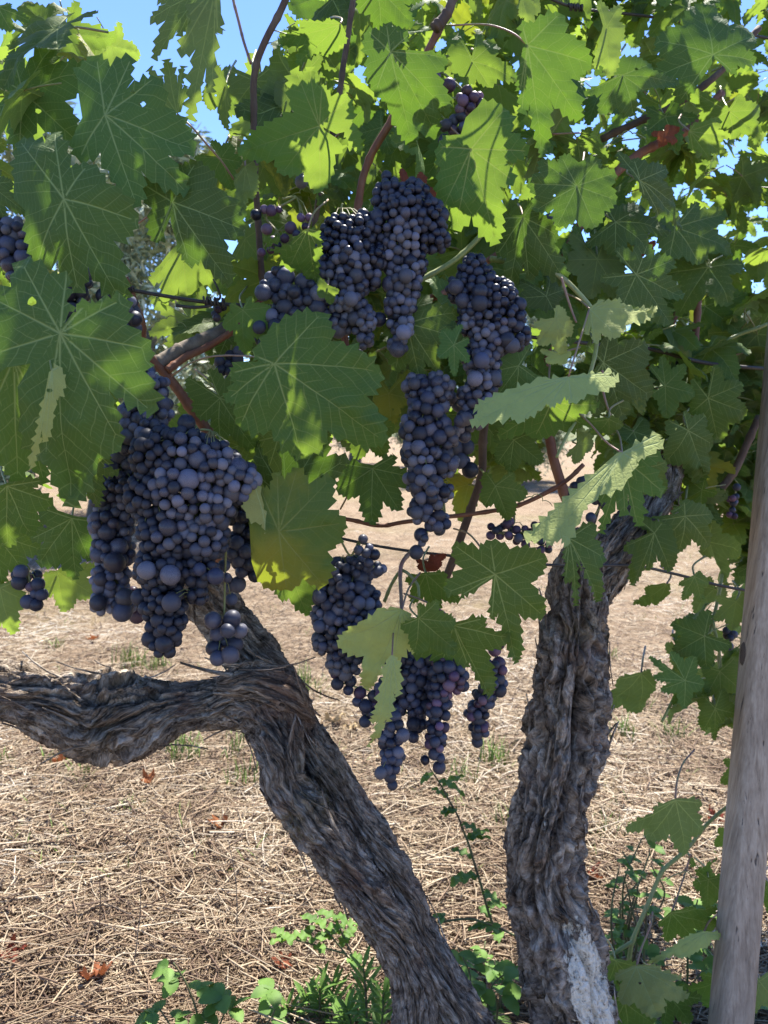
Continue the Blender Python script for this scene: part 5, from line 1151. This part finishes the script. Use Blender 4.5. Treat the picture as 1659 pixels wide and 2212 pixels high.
weed("bramble_bush", "dense dark bramble leaves filling the gap between the two trunk feet", "bramble", thicket(960, 1140, 2140, 2400, 1.4, 1.7, 10), lambda a, b, c: bramble(a, b, c, .034, 4), 1.4)
weed("bramble_bush", "dark bramble bush at the foot of the grey post", "bramble", thicket(1330, 1640, 2060, 2440, 1.45, 1.8, 18), lambda a, b, c: bramble(a, b, c, .034, 4), 1.5)
weed("bramble_bush", "low bramble behind the upright trunk, right of its pale patch", "bramble", thicket(1300, 1420, 1960, 2060, 1.6, 1.8, 7), lambda a, b, c: bramble(a, b, c, .022, 5), 1.6)
weed("bramble_runner", "thin dark bramble runner arching low between the two trunks", "bramble", [[(945, 1992, 1.45, 2.6), (1010, 1985, 1.45, 2.6), (1060, 1998, 1.44, 2.4), (1120, 2025, 1.43, 2.2)]], lambda a, b, c: bramble(a, b, c, .018, 14), 1.4)
# dry upright stalks
for i, (u0, v0, u1, v1, lab) in enumerate(((512, 2030, 493, 1810, "dry thin stalk with a green base standing left of the leaning trunk"), (205, 2060, 213, 1880, "dark dry stalk standing in the straw at the lower left"), (285, 2100, 303, 1870, "pale dry stalk standing in the straw, middle of the lower left"))):
    g = G(u0, v0); d = (g - CAMP).dot(VIEW)
    vs, fs = tube([(x - g, r) for x, r in pixpath([(u0, v0 + 8, d, 1.5), ((u0 + u1) / 2 + 8, (v0 + v1) / 2, d, 1.2), (u1, v1, d, .8)], 20, .002)], 6)
    lf = []; o = tag(link("dry_stalk", mesh("dry_stalk", vs, fs), DEADW if i != 1 else CANEB, None, g), lab, "stalk", "dry stalks in the straw")
# fallen leaves
LEAFT = stem_material("tan_leaf", (.35, .24, .12), (.45, .33, .17), (.5, .4, .24), .8, 30)
for (u, v, s, lab) in ((200, 2100, .045, "crumpled red-brown fallen leaf, nearest in the lower left"), (12, 2060, .045, "red-brown fallen leaf at the left edge of the straw"), (478, 1775, .035, "orange-brown fallen leaf left of the bend in the leaning trunk"), (318, 1690, .035, "dull red fallen leaf below the thick arm"),
                       (125, 1650, .04, "reddish fallen leaf just under the thick arm, far left"), (208, 1378, .045, "small orange fallen leaf far back above the thick arm"), (1275, 1892, .035, "orange fallen leaf right of the upright trunk"), (1552, 1772, .04, "bright orange fallen leaf beside the grey post"), (620, 2080, .03, "dark dry fallen leaf under the prickly sprig"), (715, 1560, .06, "pale tan fallen leaf lying right of the forked trunk"), (760, 1565, .05, "second pale tan fallen leaf, nearer the hanging berries")):
    g = G(u, v, .02); r = random.Random(int(u)); tp = [(math.sin(rad(a)) * q, -math.cos(rad(a)) * q) for a, q in ((-130, .6), (-62, .85), (0, 1), (62, .85), (130, .6))]
    me, _ = leaf_mesh("dead_leaf", (0, 0), tp, lambda x, y: Vector((x, y, 0)), Vector((0, 0, 1)), .65, .15, -.35, .05, .6, r.uniform(-.2, .5), int(u), 1.0)
    o = link("dead_leaf", me, LEAFT if 'tan' in lab else LEAFD, None, g)
    o.scale = (s, s, s); o.rotation_euler = (r.uniform(-.3, .6), r.uniform(-.4, .4), r.uniform(0, 6.28)); tag(o, lab, "dead leaf", "fallen leaves on the straw")
# green tie on the right cane
tm, tt, tb = M("green_tie"); tb.inputs["Base Color"].default_value = (0.02, 0.12, 0.07, 1); tb.inputs["Roughness"].default_value = 0.4
pa = [(P(1505 + 7 * math.cos(i * .55) + i * .12, 868 + i * .8, 1.48) + VIEW * (.007 * math.sin(i * .55)), .0014) for i in range(40)] + [(P(1512 + i * 2, 900 + i * 8, 1.47), .0012) for i in range(4)]
vs, fs = tube([(x - pa[0][0], r) for x, r in pa], 6)
tag(link("green_tie", mesh("green_tie", vs, fs), tm, None, pa[0][0]), "green plastic tie wound round the reddish cane near the post", "plant tie")
